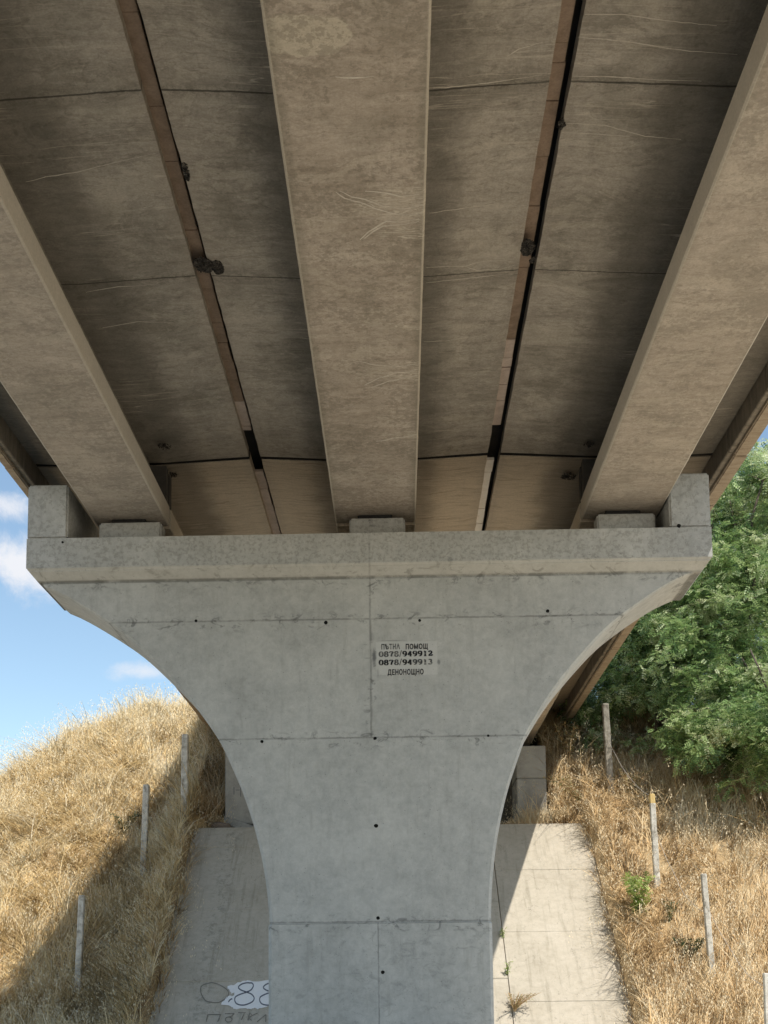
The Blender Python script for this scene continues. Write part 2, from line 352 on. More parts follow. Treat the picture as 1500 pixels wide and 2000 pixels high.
def quads_mesh(name, V, nq, tint, mats, parent=None, per=4, smooth=False):
    """V (nq*per,3): independent faces with 'per' verts each; tint per vertex"""
    me = bpy.data.meshes.new(name); V = np.asarray(V, dtype=np.float32).reshape(-1, 3)
    me.vertices.add(len(V)); me.vertices.foreach_set('co', V.ravel())
    me.loops.add(nq*per); me.loops.foreach_set('vertex_index', np.arange(nq*per, dtype=np.int32))
    me.polygons.add(nq); me.polygons.foreach_set('loop_start', np.arange(0, nq*per, per, dtype=np.int32))
    me.update(calc_edges=True)
    at_ = me.attributes.new('tint', 'FLOAT', 'POINT'); at_.data.foreach_set('value', np.asarray(tint, dtype=np.float32).ravel())
    return link(name, me, mats, parent)

# numpy value noise
_perm = rng.random((256, 256))
def vnoise(x, y, s=1.0, seed=0):
    x = np.asarray(x)*s + seed*17.3; y = np.asarray(y)*s + seed*9.1
    xi = np.floor(x).astype(int); yi = np.floor(y).astype(int); fx = x-xi; fy_ = y-yi
    fx = fx*fx*(3-2*fx); fy_ = fy_*fy_*(3-2*fy_)
    a = _perm[xi % 256, yi % 256]; b = _perm[(xi+1) % 256, yi % 256]; c = _perm[xi % 256, (yi+1) % 256]; d = _perm[(xi+1) % 256, (yi+1) % 256]
    return (a*(1-fx)+b*fx)*(1-fy_) + (c*(1-fx)+d*fx)*fy_

# ------------------------------------------------------------------ terrain
SL = .868; SX0, SX1 = -6.42, 5.92
def slab_z(Y): return EYE + 4.7 - SL*(38.0-Y)
def terrain(X, Y, bench=True):
    X = np.asarray(X, dtype=float); Y = np.asarray(Y, dtype=float)
    sl = np.clip((-6.35-X)/2.0, 0, 1); sl = sl*sl*(3-2*sl)
    dy = np.maximum(0, 43.3+3.6*sl-Y)
    dl = np.maximum(0, -9.2-X)*.60; dr = np.maximum(0, X-8.5)*.55
    dxx = np.maximum(dl, dr)
    d = np.sqrt(dy**2 + dxx**2 + .6) - .75
    h = 9.40 + .85*sl - SL*d
    h = h - 1.1*np.clip((X-5.5)/.6, 0, 1)*np.clip((8.0-X)/1.6, 0, 1)*np.clip((Y-38.5)/3, 0, 1)
    h = h + (vnoise(X, Y, .35, 1)-.5)*.9*np.clip((np.abs(X+.25)-6.0)/1.5, 0, 1) + (vnoise(X, Y, 1.3, 2)-.5)*.28*np.clip((np.abs(X+.25)-6.0)/.8, 0, 1)
    z = h + EYE
    inx = (X > SX0) & (X < SX1)
    under = slab_z(Y) - .13
    z = np.where(inx & (Y <= 38.05), under, z)
    zb = EYE+4.66
    z = np.where((X > SX0) & (X < SX1) & (Y > 38.05) & (Y <= 39.3), np.minimum(z, zb+np.maximum(0, np.maximum(-5.9-X, X-5.2))*1.1), z)
    z = np.where((((X > SX0) & (X < -5.6)) | ((X > 4.8) & (X < SX1))) & (Y > 39.2) & (Y < 44.4), np.minimum(z, zb+np.maximum(0, (Y-38.9)*1.5)), z)
    z = np.where((X > -5.66) & (X < 4.86) & (Y > 39.2) & (Y < 44.2), zb, z)
    base = (vnoise(X, Y, .12, 3)-.5)*.3
    k = .5
    hh = np.clip(.5+.5*(z-base)/k, 0, 1)
    z = base*(1-hh) + z*hh + k*hh*(1-hh)*0.4
    return z
def hit(px, py, y0=27.0, y1=75.0):
    d = ray(px, py); d = d/d.y
    Ys = np.arange(y0, y1, .03); Xs = CAM.x + d.x*Ys; Zs = CAM.z + d.z*Ys
    T = terrain(Xs, Ys); idx = np.nonzero(Zs < T)[0]
    i = idx[0] if len(idx) else len(Ys)-1
    return Vector((Xs[i], Ys[i], T[i]))
def slab_hit(px, py, off=.0):
    d = ray(px, py)
    # z = EYE+4.7-SL*38+off + SL*Y ; CAM + t d
    t = (EYE+4.7-SL*38+off - CAM.z)/(d.z - SL*d.y)
    return CAM + d*t
def axis(lo, hi, f0, f1, fine, coarse):
    a = list(np.arange(f0, f1+1e-6, fine)); x = f0; s = fine
    left = []
    while x > lo: s = min(s*1.35, coarse); x -= s; left.append(x)
    x = a[-1]; s = fine; right = []
    while x < hi: s = min(s*1.35, coarse); x += s; right.append(x)
    return np.array(left[::-1] + a + right)
gx = axis(-900, 900, -18, 18, .2, 80); gy = axis(-500, 1500, 28, 52, .2, 80)
GX, GY = np.meshgrid(gx, gy, indexing='ij'); GZ = terrain(GX, GY)
nx, ny = GX.shape
me = bpy.data.meshes.new('ground'); co = np.stack([GX, GY, GZ], -1).reshape(-1, 3).astype(np.float32)
I = (np.arange(nx-1)[:, None]*ny + np.arange(ny-1)[None, :]).ravel()
faces = np.stack([I, I+ny, I+ny+1, I+1], -1).astype(np.int32)
me.vertices.add(len(co)); me.vertices.foreach_set('co', co.ravel())
me.loops.add(faces.size); me.loops.foreach_set('vertex_index', faces.ravel())
me.polygons.add(len(faces)); me.polygons.foreach_set('loop_start', np.arange(0, faces.size, 4, dtype=np.int32)); me.update(calc_edges=True)
mg, g, out = newmat('ground_earth'); P = g.pos(); gxx, gyy, gzz = g.sep(P)
a_ = g.noise(P, .5, 7, .65); b_ = g.noise(P, 9, 5, .7)
c1 = g.ramp(g.m('ADD', g.m('MULTIPLY', a_, .5), g.m('MULTIPLY', b_, .5)), [(.3, (.24, .165, .085)), (.5, (.40, .29, .16)), (.7, (.54, .41, .24))])
c2 = g.ramp(a_, [(.3, (.50, .43, .32)), (.7, (.62, .54, .42))])
finish(g, out, g.mix(g.step(gyy, 27.5, 30.5), c2, c1), .97, b_, .8, .05)
ground = link('ground', me, mg); tag(ground, kind='structure')

# ------------------------------------------------------------------ bridge pier
PD = 20.0; PX = -.475
pier = empty('bridge_pier', (PX, 21.0, 0), 'grey concrete hammerhead bridge pier flaring up to a wide cap, stencilled notice on its face', 'bridge pier')
zc0, zc1 = EYE+6.93, EYE+7.447
hw = 5.775
def prism_yz(bm, sec, x0, x1, slopes=None):
    a = [bm.verts.new((x0, y, z)) for y, z in sec]; b = [bm.verts.new((x1, y, z)) for y, z in sec]
    n = len(sec)
    for i in range(n): bm.faces.new((a[i], a[(i+1) % n], b[(i+1) % n], b[i]))
    bm.faces.new(a[::-1]); bm.faces.new(b)
def bevel_all(bm, off, seg=2, ang=R(25)):
    es = [e for e in bm.edges if len(e.link_faces) == 2 and e.calc_face_angle(0) > ang]
    bmesh.ops.bevel(bm, geom=es, offset=off, segments=seg, affect='EDGES', profile=.5)
# cap: front band, soft chamfer, sloping soffit
bm = bmesh.new()
sec = [(20.0, zc1), (20.0, zc0), (20.03, zc0-.035), (20.03, zc0-.055), (20.2, zc0-.19), (21.8, zc0-.19), (21.97, zc0-.055), (21.97, zc0-.035), (22.0, zc0), (22.0, zc1)]
prism_yz(bm, sec, PX-hw, PX+hw)
bm.verts.ensure_lookup_table()
for v in bm.verts:                                    # ends lean inward below the band
    if v.co.z < zc0-.01: v.co.x = PX + (v.co.x-PX)*(1-(zc0-v.co.z)*.14)
bevel_all(bm, .012)
from_bm('pier_cap', bm, M['pier'], pier)
for s in (-1, 1):
    bm = bmesh.new(); x0, x1 = sorted((PX+s*(hw-.69), PX+s*(hw-.002)))
    box(bm, x0, x1, 20.003, 21.997, zc1-.001, EYE+8.395, .03)
    from_bm('cap_upstand', bm, M['pier'], pier)
# flared column wall
k = 20.2/F
tab = [(1118, 648), (1130, 627), (1155, 584), (1179, 545), (1218, 488), (1242, 460), (1278, 425), (1305, 400), (1336, 372), (1369, 347), (1411, 319), (1445, 298), (1492, 279), (1545, 259), (1597, 244), (1650, 232), (1700, 224), (1750, 219), (1803, 216.5)]
def zdp(y): return at(750, y, 20.2), None
prof = []
for y, w_ in tab:
    p_ = at(750, y, 20.2); zd_ = (p_-CAM).dot(RF); prof.append((p_.z, w_*zd_/F))
prof[0] = (zc0-.185, prof[0][1])
def smooth_prof(p, n=70):
    zs = np.array([a for a, b in p])[::-1]; ws = np.array([b for a, b in p])[::-1]
    t = np.linspace(0, 1, n); zz = zs[0]+(zs[-1]-zs[0])*t
    w = np.interp(zz, zs, ws)
    for _ in range(3): w[1:-1] = (w[:-2]+2*w[1:-1]+w[2:])/4
    return list(zip(zz, w))
def flared(bm, pr, y0, y1, ch, xc):
    rows = []
    for z, w in pr:
        xc = -.335 - .24*min(1, max(0, (z-2.5)/(zc0-2.5)))**1.4
        lim = hw*(1-.19*.14)-.03
        xl = max(xc-w, PX-lim); xr = min(xc+w, PX+lim)
        r = [(xl, y0+ch), (xl+ch, y0), (xr-ch, y0), (xr, y0+ch), (xr, y1-ch), (xr-ch, y1), (xl+ch, y1), (xl, y1-ch)]
        rows.append([bm.verts.new((x, y, z)) for x, y in r])
    for a, b in zip(rows, rows[1:]):
        for i in range(8): bm.faces.new((a[i], a[(i+1) % 8], b[(i+1) % 8], b[i]))
    bm.faces.new(rows[0][::-1]); bm.faces.new(rows[-1])
bm = bmesh.new(); flared(bm, smooth_prof(prof), 20.2, 21.8, .05, PX); from_bm('flared_column', bm, M['pier'], pier)
bm = bmesh.new(); zj = prof[-1][0]-.004; w0 = prof[-1][1]+.018
flared(bm, [(-.6, w0), (zj-.012, w0), (zj, w0-.012)], 20.185, 21.815, .05, PX+.03); from_bm('column_base', bm, M['pier'], pier)
# bearing plinths
GIRD = [(-4.63, 1.27, -6.39, -2.59), (-.355, 1.41, -2.38, 1.645), (3.92, 1.32, 1.87, 5.62)]
for (c, w, a, b), wpl in zip(GIRD, (1.08, .96, 1.0)):
    for y0, y1 in ((20.42, 20.80), (21.2, 21.58)):
        bm = bmesh.new(); box(bm, c-wpl/2+.04, c+wpl/2+.04, y0, y1, zc1-.002, EYE+7.869, .03)
        pl = from_bm('bearing_plinth', bm, M['pier'], pier)
        bm = bmesh.new(); box(bm, c-.3, c+.3, y0+.06, y1-.06, EYE+7.870, EYE+7.946, .01)
        from_bm('bearing_pad', bm, M['rubber'], pl)
# tie holes
HY = 20.2
def pier_y(x): return 21.0 + (-.65)*math.cos(R(.35)) - (x-PX)*math.sin(R(.35))*1.0
for px, py in ((383, 1212), (637, 1216), (820, 1212), (1070, 1194), (512, 1448), (733, 1442), (954, 1437), (735, 1613), (739, 1793), (748, 1899), (122, 1058), (1326, 1028)):
    off = 0.0
    base = -1.0 if py < 1100 else (-.815 if py > 1803 else -.80)
    p = at(px, py, 21.0+base); yy = 21.0 + base - .002
    p = at(px, py, yy)
    bm = bmesh.new()
    c = bm.verts.new((p.x, p.y, p.z)); ring = []; rr = random.uniform(.022, .036)
    for q in range(12):
        an = q*math.pi/6; r_ = rr*random.uniform(.88, 1.1)
        ring.append(bm.verts.new((p.x+r_*math.cos(an), p.y, p.z+r_*math.sin(an))))
    for q in range(12): bm.faces.new((c, ring[q], ring[(q+1) % 12]))
    from_bm('tie_hole', bm, M['hole'], pier)

# ---- stencilled notice
def ribbon(bm, pts, wf, fr, mi=0):
    """pts 2D, wf(dir)->width, fr maps 2D -> 3D"""
    P2 = [Vector(p) for p in pts]; L = []; Rr = []
    for i, p in enumerate(P2):
        a = P2[max(i-1, 0)]; b = P2[min(i+1, len(P2)-1)]
        if (P2[0]-P2[-1]).length < 1e-6 and i in (0, len(P2)-1): a = P2[-2]; b = P2[1]
        d = (b-a)
        if d.length < 1e-9: d = Vector((1, 0))
        d.normalize(); nrm = Vector((-d.y, d.x)); w = wf(d)/2
        L.append(bm.verts.new(fr(p+nrm*w))); Rr.append(bm.verts.new(fr(p-nrm*w)))
    for i in range(len(P2)-1):
        f = bm.faces.new((L[i], Rr[i], Rr[i+1], L[i+1])); f.material_index = mi
def ell(cx, cy, rx, ry, a0=0, a1=360, n=16): return [(cx+rx*math.cos(R(a0+(a1-a0)*i/n)), cy+ry*math.sin(R(a0+(a1-a0)*i/n))) for i in range(n+1)]
DIG = {'0': [ell(.5, .5, .32, .44)], '8': [ell(.5, .73, .25, .21), ell(.5, .28, .31, .23)],
 '7': [[(.16, .72), (.2, .9), (.84, .9)], [(.84, .9), (.6, .5), (.47, .05)]],
 '9': [ell(.5, .67, .30, .26), ell(.42, .5, .38, .43, 20, -110, 12)],
 '4': [[(.64, .04), (.64, .94)], [(.64, .94), (.12, .3)], [(.12, .3), (.9, .3)], [(.46, .05), (.84, .05)]],
 '1': [[(.52, .05), (.52, .92)], [(.3, .8), (.52, .92)], [(.28, .05), (.76, .05)]],
 '2': [ell(.48, .67, .28, .26, 165, -35, 10)+[(.18, .09)], [(.16, .09), (.86, .09)], [(.86, .09), (.88, .3)]],
 '3': [ell(.46, .71, .25, .22, 150, -85, 10), ell(.46, .28, .31, .24, 88, -155, 10)],
 '/': [[(.2, -.05), (.8, 1.15)]]}
pu = 0.0
def notice_frame(u, v):         # zoomed-notice units -> world point on the column face
    def f(p):
        q = at(700+u/7.5, 1230+v/7.5, 20.2)
        x = q.x + p[0]; z = q.z + p[1] + p[0]*.004
        return Vector((x, 21.0-.80-.004-(x-PX)*math.tan(pu), z))
    return f
U = 20.2/F/7.5
def digit_line(txt, u0, v0, v1, u1, faded):
    bm = bmesh.new(); H = (v1-v0)*U; W = (u1-u0)*U; wid = [1.0 if c != '/' else .62 for c in txt]; s = W/sum(wid); x = 0
    fr0 = notice_frame(u0, v1)
    for i, c in enumerate(txt):
        cw = wid[i]*s
        for st in DIG[c]:
            wf = lambda d: .014 + .017*abs(d.y)**1.2
            if c == '/': wf = lambda d: .011
            ribbon(bm, [(x+p[0]*cw, p[1]*H) for p in st], wf, fr0, 1 if i in faded else 0)
        x += cw
    from_bm('stencil_number', bm, [M['ink'], M['inkfade']], pier)
digit_line('0878/949912', 300, 315, 400, 1112, (0, 1, 2, 3))
digit_line('0878/949913', 300, 438, 522, 1112, (3, 7, 8, 9, 10))
def word(txt, u0, v0, v1, u1, mats, name='stencil_word'):
    cu = bpy.data.curves.new('w', 'FONT'); cu.body = txt; cu.offset = .035; cu.resolution_u = 4; cu.space_character = 1.12
    o = bpy.data.objects.new('w', cu); COL.objects.link(o); bpy.context.view_layer.update()
    dg = bpy.context.evaluated_depsgraph_get(); me2 = bpy.data.meshes.new_from_object(o.evaluated_get(dg)); bpy.data.objects.remove(o)
    bm = bmesh.new(); bm.from_mesh(me2); bpy.data.meshes.remove(me2)
    xs = [v.co.x for v in bm.verts]; body = [v.co.y for v in bm.verts]
    x0, x1 = min(xs), max(xs); yb = 0.0; yt = max(body)
    W = (u1-u0)*U; H = (v1-v0)*U; fr = notice_frame(u0, v1)
    for v in bm.verts: v.co = fr(((v.co.x-x0)/(x1-x0)*W, (v.co.y-yb)/(yt-yb)*H))
    return from_bm(name, bm, mats, pier)
word('ПЪТНА', 340, 205, 287, 620, M['inkfade']); word('ПОМОЩ', 697, 203, 285, 1030, M['ink']); word('ДЕНОНОЩНО', 432, 577, 662, 970, M['ink'])

pier.rotation_euler.z = -R(.30)
# ------------------------------------------------------------------ girders
HB = EYE+7.952
def long_poly(bm, secf, ys, close_ends=True):
    rows = [[bm.verts.new((x, y, z)) for x, z in secf(y)] for y in ys]
    n = len(rows[0])
    for a, b in zip(rows, rows[1:]):
        for i in range(n): bm.faces.new((a[i], a[(i+1) % n], b[(i+1) % n], b[i]))
    bm.faces.new(rows[0][::-1]); bm.faces.new(rows[-1])
def jit(y, s, seed): return (mnoise.noise(Vector((y*3.1, seed*7.7, 0)))*.6 + mnoise.noise(Vector((y*11, seed*3.3, 5)))*.4)*s
def girder(c, w, xa, xb, y0, y1, label, mat, seed, group):
    g0 = empty('bridge_girder', (c, (y0+y1)/2, HB), label, 'bridge girder', group)
    ys = list(np.arange(y0, y1, .12)) + [y1]
    hwid = w/2
    def fb(y):
        a = jit(y, .006, seed); b = jit(y, .006, seed+9)
        return [(c-hwid+.02, HB+a*.5), (c+hwid-.02, HB+b*.5), (c+hwid+b, HB+.02), (c+hwid, HB+.34), (c+.36, HB+.48), (c-.36, HB+.48), (c-hwid, HB+.34), (c-hwid+a, HB+.02)]
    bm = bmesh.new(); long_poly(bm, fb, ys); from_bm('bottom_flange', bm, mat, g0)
    bm = bmesh.new(); prism = [(c-.33, HB+.47), (c+.33, HB+.47), (c+.33, HB+1.02), (c-.33, HB+1.02)]
    long_poly(bm, lambda y: prism, [y0+.02, y1-.02]); from_bm('web', bm, M['flange'], g0)
    zt = EYE+9.198; zr = EYE+9.11
    def ft(y):
        a = jit(y, .014, seed+20); b = jit(y, .014, seed+31)
        za = zt if xa > -6 else EYE+9.126; zb = zt if xb < 5 else EYE+9.126
        return [(xa+a, za), (xa+.5, za-.025), (c-.5, zr), (c+.5, zr), (xb-.5, zb-.025), (xb+b, zb), (xb, zb+.16), (xa, za+.16)]
    bm = bmesh.new(); long_poly(bm, ft, ys); from_bm('top_flange', bm, M['flange'], g0)
    # end diaphragm between web and flange
    return g0
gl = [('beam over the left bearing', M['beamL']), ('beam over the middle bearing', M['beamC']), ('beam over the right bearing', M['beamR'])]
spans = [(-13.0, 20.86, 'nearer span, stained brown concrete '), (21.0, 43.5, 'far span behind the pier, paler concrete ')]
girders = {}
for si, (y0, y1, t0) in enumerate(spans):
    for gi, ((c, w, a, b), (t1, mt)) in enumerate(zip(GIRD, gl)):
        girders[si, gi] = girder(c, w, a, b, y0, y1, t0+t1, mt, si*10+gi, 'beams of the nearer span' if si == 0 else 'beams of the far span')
# dark end walls closing the beams over the pier
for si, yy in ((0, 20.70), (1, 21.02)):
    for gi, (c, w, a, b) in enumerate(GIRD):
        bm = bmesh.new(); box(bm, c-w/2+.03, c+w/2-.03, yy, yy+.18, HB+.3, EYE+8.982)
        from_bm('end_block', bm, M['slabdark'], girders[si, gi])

xj = empty('expansion_joint', (0, 20.93, EYE+9.2), 'expansion joint gap darkened by an added strip across the deck between the two spans above the pier', 'expansion joint')  # dark strip added so the open gap between the spans looks black
for (c, w, a, b) in GIRD:
    bm = bmesh.new()
    za = EYE+9.198 if a > -6 else EYE+9.126; zb2 = EYE+9.198 if b < 5 else EYE+9.126
    P4 = [(a, za), (c, EYE+9.10), (b, zb2)]
    for (x1_, z1_), (x2_, z2_) in zip(P4, P4[1:]):
        v = [bm.verts.new(q) for q in ((x1_, 20.868, z1_+.012), (x2_, 20.868, z2_+.012), (x2_, 20.992, z2_+.012), (x1_, 20.992, z1_+.012), (x1_, 20.868, z1_+.14), (x2_, 20.868, z2_+.14), (x2_, 20.992, z2_+.14), (x1_, 20.992, z1_+.14))]
        for f in ((0, 1, 2, 3), (4, 7, 6, 5), (0, 4, 5, 1), (3, 2, 6, 7), (0, 3, 7, 4), (1, 5, 6, 2)): bm.faces.new([v[i] for i in f])
    bmesh.ops.remove_doubles(bm, verts=bm.verts[:], dist=.001)
    from_bm('dark_gap_strip', bm, M['hole'], xj)
# broken, honeycombed patches in the concrete
def honey(p, r, parent, n=40, flat=.4):
    n = int(n*2.0); r = (r[0]*.8, r[1]*.8)
    bm = bmesh.new()
    for i in range(n):
        a = random.uniform(0, 6.28); q = math.sqrt(random.random())
        c = Vector((p[0]+r[0]*q*math.cos(a), p[1]+r[1]*q*math.sin(a), p[2]+random.uniform(-.006, .012)))
        s = random.uniform(.012, .034)*(1.2-.5*q)
        mtx = Matrix.Translation(c) @ Matrix.Rotation(random.uniform(0, 3), 4, (random.random(), random.random(), 1)) @ Matrix.Diagonal((s, s*random.uniform(.6, 1.2), s*flat, 1))
        bmesh.ops.create_icosphere(bm, subdivisions=1, radius=1, matrix=mtx)
    a0 = random.uniform(0, 9); N_ = 22 if flat > .3 else 0
    ctr = bm.verts.new((p[0], p[1], p[2]-.004)) if N_ else None; rg = []
    for i in range(N_):
        a = 2*math.pi*i/N_; q = 1.0+.28*mnoise.noise(Vector((math.cos(a)*1.6, math.sin(a)*1.6, a0)))
        rg.append(bm.verts.new((p[0]+r[0]*q*math.cos(a), p[1]+r[1]*q*math.sin(a), p[2]-.004)))
    for i in range(N_): bm.faces.new((ctr, rg[i], rg[(i+1) % N_]))
    from_bm('honeycombed_patch', bm, M['gravel'], parent)
zt = EYE+9.198
def hp(px, py, h=9.19): p = plane(px, py, h); return (p.x, p.y, p.z)
honey(hp(398, 518), (.16, .22), girders[0, 0], 90); honey(hp(425, 522), (.10, .20), girders[0, 1], 60)
honey(hp(1031, 484), (.11, .22), girders[0, 1], 70); honey(hp(363, 335), (.04, .2), girders[0, 1], 24)
honey(hp(1097, 243), (.04, .10), girders[0, 2], 16); honey(hp(1040, 508), (.04, .08), girders[0, 2], 14)
honey(hp(322, 872, 9.03), (.14, .16), girders[0, 0], 30, .2); honey(hp(338, 927, 9.03), (.12, .14), girders[1, 0], 26, .2)
honey(hp(1110, 931, 9.06), (.18, .20), girders[1, 2], 50, .25); honey(hp(1150, 868, 9.05), (.10, .16), girders[0, 2], 20, .2)

# lime threads left by seeping water: thin raised deposits under the concrete
def flange_z(X):
    for c, w, a, b in GIRD:
        if a-.06 <= X <= b+.06:
            za = EYE+(9.198 if a > -6 else 9.126); zb_ = EYE+(9.198 if b < 5 else 9.126); zr_ = EYE+9.11
            return float(np.interp(X, [a, a+.5, c-.5, c+.5, b-.5, b], [za, za-.025, zr_, zr_, zb_-.025, zb_]))
    return EYE+9.19
def lime(parent, lst, w=.014, beam=False):
    for s_ in lst:
        bm = bmesh.new()
        P2 = [Vector(q) for q in s_]; sm = []
        for i in range(len(P2)-1):
            a, b = P2[i], P2[i+1]
            for k_ in range(6): t = k_/6; q = a.lerp(b, t); sm.append(q+Vector((0, 1.6*mnoise.noise(Vector((q.x*.05, s_[0][1], 0))))))
        sm.append(P2[-1]); pts = []
        for q in sm:
            h = 7.952 if beam else 9.19
            p = plane(q.x, q.y, h)
            if not beam:
                for _ in range(3): p = plane(q.x, q.y, flange_z(p.x)-EYE)
            p.z -= .002; pts.append(p)
        L = []; Rr = []
        for i, p in enumerate(pts):
            d = pts[min(i+1, len(pts)-1)]-pts[max(i-1, 0)]; d.z = 0; d.normalize(); n_ = Vector((-d.y, d.x, 0))
            ww = w*(.35+.65*math.sin(math.pi*min(1, (i+1)/len(pts)*1.15)))*(1+.5*mnoise.noise(p*4))
            L.append(bm.verts.new(p+n_*ww/2)); Rr.append(bm.verts.new(p-n_*ww/2))
        for i in range(len(pts)-1): bm.faces.new((L[i], Rr[i], Rr[i+1], L[i+1]))
        from_bm('lime_streak', bm, M['lime'], parent)
lime(girders[0, 1], [[(656, 375), (673, 387), (703, 395), (740, 409), (775, 419), (818, 419)], [(663, 373), (687, 384), (713, 389), (740, 400), (788, 408), (818, 403)], [(703, 468), (719, 453), (740, 440), (756, 432), (783, 433), (818, 427)],
  [(712, 466), (728, 452), (748, 441), (790, 438), (818, 432)], [(713, 373), (753, 376), (783, 384), (818, 379)], [(690, 704), (730, 712), (770, 716), (812, 712)], [(712, 752), (740, 738), (775, 728), (812, 724)], [(725, 757), (760, 744), (812, 734)], [(735, 862), (770, 856), (808, 850)], [(655, 150), (690, 152), (730, 149)]], .02, True)
lime(girders[0, 1], [[(838, 416), (880, 410), (940, 402), (1010, 392)], [(832, 522), (880, 520), (910, 520), (930, 512), (975, 508), (1006, 512)], [(912, 521), (930, 528), (975, 526), (1004, 518)], [(832, 552), (900, 545), (960, 538), (1003, 535)], [(846, 172), (900, 168), (980, 158), (1060, 146)], [(990, 110), (1015, 95), (1060, 82)], [(828, 668), (880, 664), (940, 655)]])
lime(girders[0, 2], [[(1142, 28), (1220, 28), (1300, 40), (1400, 50)], [(1128, 72), (1220, 80), (1330, 98), (1440, 106)], [(1118, 148), (1200, 150), (1290, 156), (1370, 158)], [(1102, 240), (1180, 244), (1260, 266), (1330, 272)], [(1098, 258), (1170, 262), (1230, 266)]])
lime(girders[0, 0], [[(50, 356), (90, 345), (150, 336), (220, 318), (304, 299)], [(168, 570), (230, 560), (300, 556)], [(200, 640), (270, 628), (340, 630)]])
# infill strips of the open joints
def infill(name, x0, x1, y0, y1, label, z, cols, seed):
    g0 = empty(name, ((x0+x1)/2, (y0+y1)/2, z), label, 'joint infill', 'plank strips in the joints between the beams')
    rnd = random.Random(seed); y = y0; 
    bm = bmesh.new()
    while y < y1-.05:
        L = rnd.choice((.28, .55, .55, .9, 1.3)); ye = min(y+L, y1); dz = rnd.uniform(0, .015); dx = rnd.uniform(-.012, .008)
        box(bm, x0+dx, x1+dx, y+.004, ye-.004, z+dz, z+dz+.05, .004, 1 if (cols and y > cols) else 0); y = ye
    from_bm('planks', bm, [M['plank'] if y0 < 20 else M['plank2'], M['plank2'] if y0 < 20 else M['plank3']], g0)
infill('joint_strip', -2.635, -2.435, -13, 20.05, 'brown plank strip in the left gap of the nearer span', EYE+9.301, 17.9, 1)
infill('joint_strip', -2.64, -2.43, 21.75, 43.4, 'pale plank strip in the left gap of the far span', EYE+9.301, None, 2)
infill('joint_strip', 1.645, 1.80, -13, 20.05, 'tan plank strip with a dark open slot, right gap of the nearer span', EYE+9.301, 16.8, 3)
infill('joint_strip', 1.645, 1.80, 21.4, 43.4, 'bright whitish plank strip in the right gap of the far span', EYE+9.301, 20, 4)
# deck slab
bm = bmesh.new(); box(bm, -6.5, 5.6, -13, 43.5, EYE+9.60, EYE+9.78, .01)
o = from_bm('deck_slab', bm, M['slabdark'], None); tag(o, 'dark road deck slab lying on top of the concrete beams', 'deck slab')
bm = bmesh.new()
for (c, w, a, b) in GIRD: box(bm, c-1.3, c+1.3, -12.9, 43.4, EYE+9.363, EYE+9.598)
from_bm('haunch', bm, M['slabdark'], o)
# edge kerbs
def kerb(x_in, x_out, label):
    s = 1 if x_out > x_in else -1
    g0 = empty('deck_edge_kerb', ((x_in+x_out)/2, 15, EYE+8.755), label, 'deck edge', 'edge kerbs of the bridge deck')
    bm = bmesh.new(); y = -13.0; rnd = random.Random(3)
    while y < 43.4:
        ye = min(y+2.2, 43.5)
        a, b = sorted((x_in+s*rnd.uniform(0, .012), x_in+s*.10)); box(bm, a, b, y+.01, ye-.01, EYE+8.755, EYE+9.76, .012); y = ye
    from_bm('fascia_panel', bm, M['edge'], g0)
    bm = bmesh.new(); y = -13.0
    while y < 43.4:
        ye = min(y+2.2, 43.5)
        a, b = sorted((x_in+s*.101, x_out)); box(bm, a, b, y+.008, ye-.008, EYE+8.683+rnd.uniform(-.01, .01), EYE+9.80, .02); y = ye
    from_bm('kerb_beam', bm, M['kerb'], g0)
kerb(-6.40, -6.66, 'concrete edge kerb along the left side of the deck'); kerb(5.63, 5.97, 'concrete edge kerb along the right side of the deck')
for xr, t in ((-6.6, 'left'), (5.8, 'right')):
    g0 = empty('bridge_railing', (xr, 15, EYE+9.80), 'grey steel railing standing on the %s deck edge' % t, 'railing', 'railings on the bridge deck')
    bm = bmesh.new()
    for zz in (.38, .74): box(bm, xr-.03, xr+.03, -13, 43.5, EYE+9.80+zz-.035, EYE+9.80+zz+.035)
    from_bm('rail', bm, M['rail'], g0)
    p0_ = None
    for y in np.arange(-12, 43.5, 1.5):
        if p0_ is None:
            bm = bmesh.new(); box(bm, xr-.04, xr+.04, y-.04, y+.04, EYE+9.79, EYE+10.6); p0_ = from_bm('railing_post', bm, M['rail'], g0)
        else:
            c_ = p0_.copy(); c_.parent = g0; c_.location.y = y+12; COL.objects.link(c_)

# ------------------------------------------------------------------ abutment and slope slabs
ab = empty('bridge_abutment', (-.3, 40.5, EYE+4.6), 'grey concrete abutment with block columns on top of the paved slope behind the pier', 'abutment')
def ablock(x0, x1, zs, y0=39.45, y1=41.2, mt='abut'):
    for a, b in zip(zs, zs[1:]):
        bm = bmesh.new(); box(bm, x0, x1, y0, y1, a+.006, b-.006, .025); from_bm('column_block', bm, M[mt], ab)
ablock(3.82, 4.78, [EYE+4.4, EYE+6.35, EYE+7.43])
ablock(-5.62, -4.4, [EYE+4.95, EYE+7.5], 39.2)
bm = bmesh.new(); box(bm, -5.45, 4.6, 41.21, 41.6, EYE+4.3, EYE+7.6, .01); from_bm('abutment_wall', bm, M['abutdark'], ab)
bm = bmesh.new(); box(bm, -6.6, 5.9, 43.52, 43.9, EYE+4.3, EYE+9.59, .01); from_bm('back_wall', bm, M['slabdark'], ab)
bm = bmesh.new()      # broken sloping footing left
v = [(-5.62, 39.0, EYE+5.15), (-4.9, 38.9, EYE+4.9), (-4.2, 38.85, EYE+4.62), (-3.6, 38.85, EYE+4.55)]
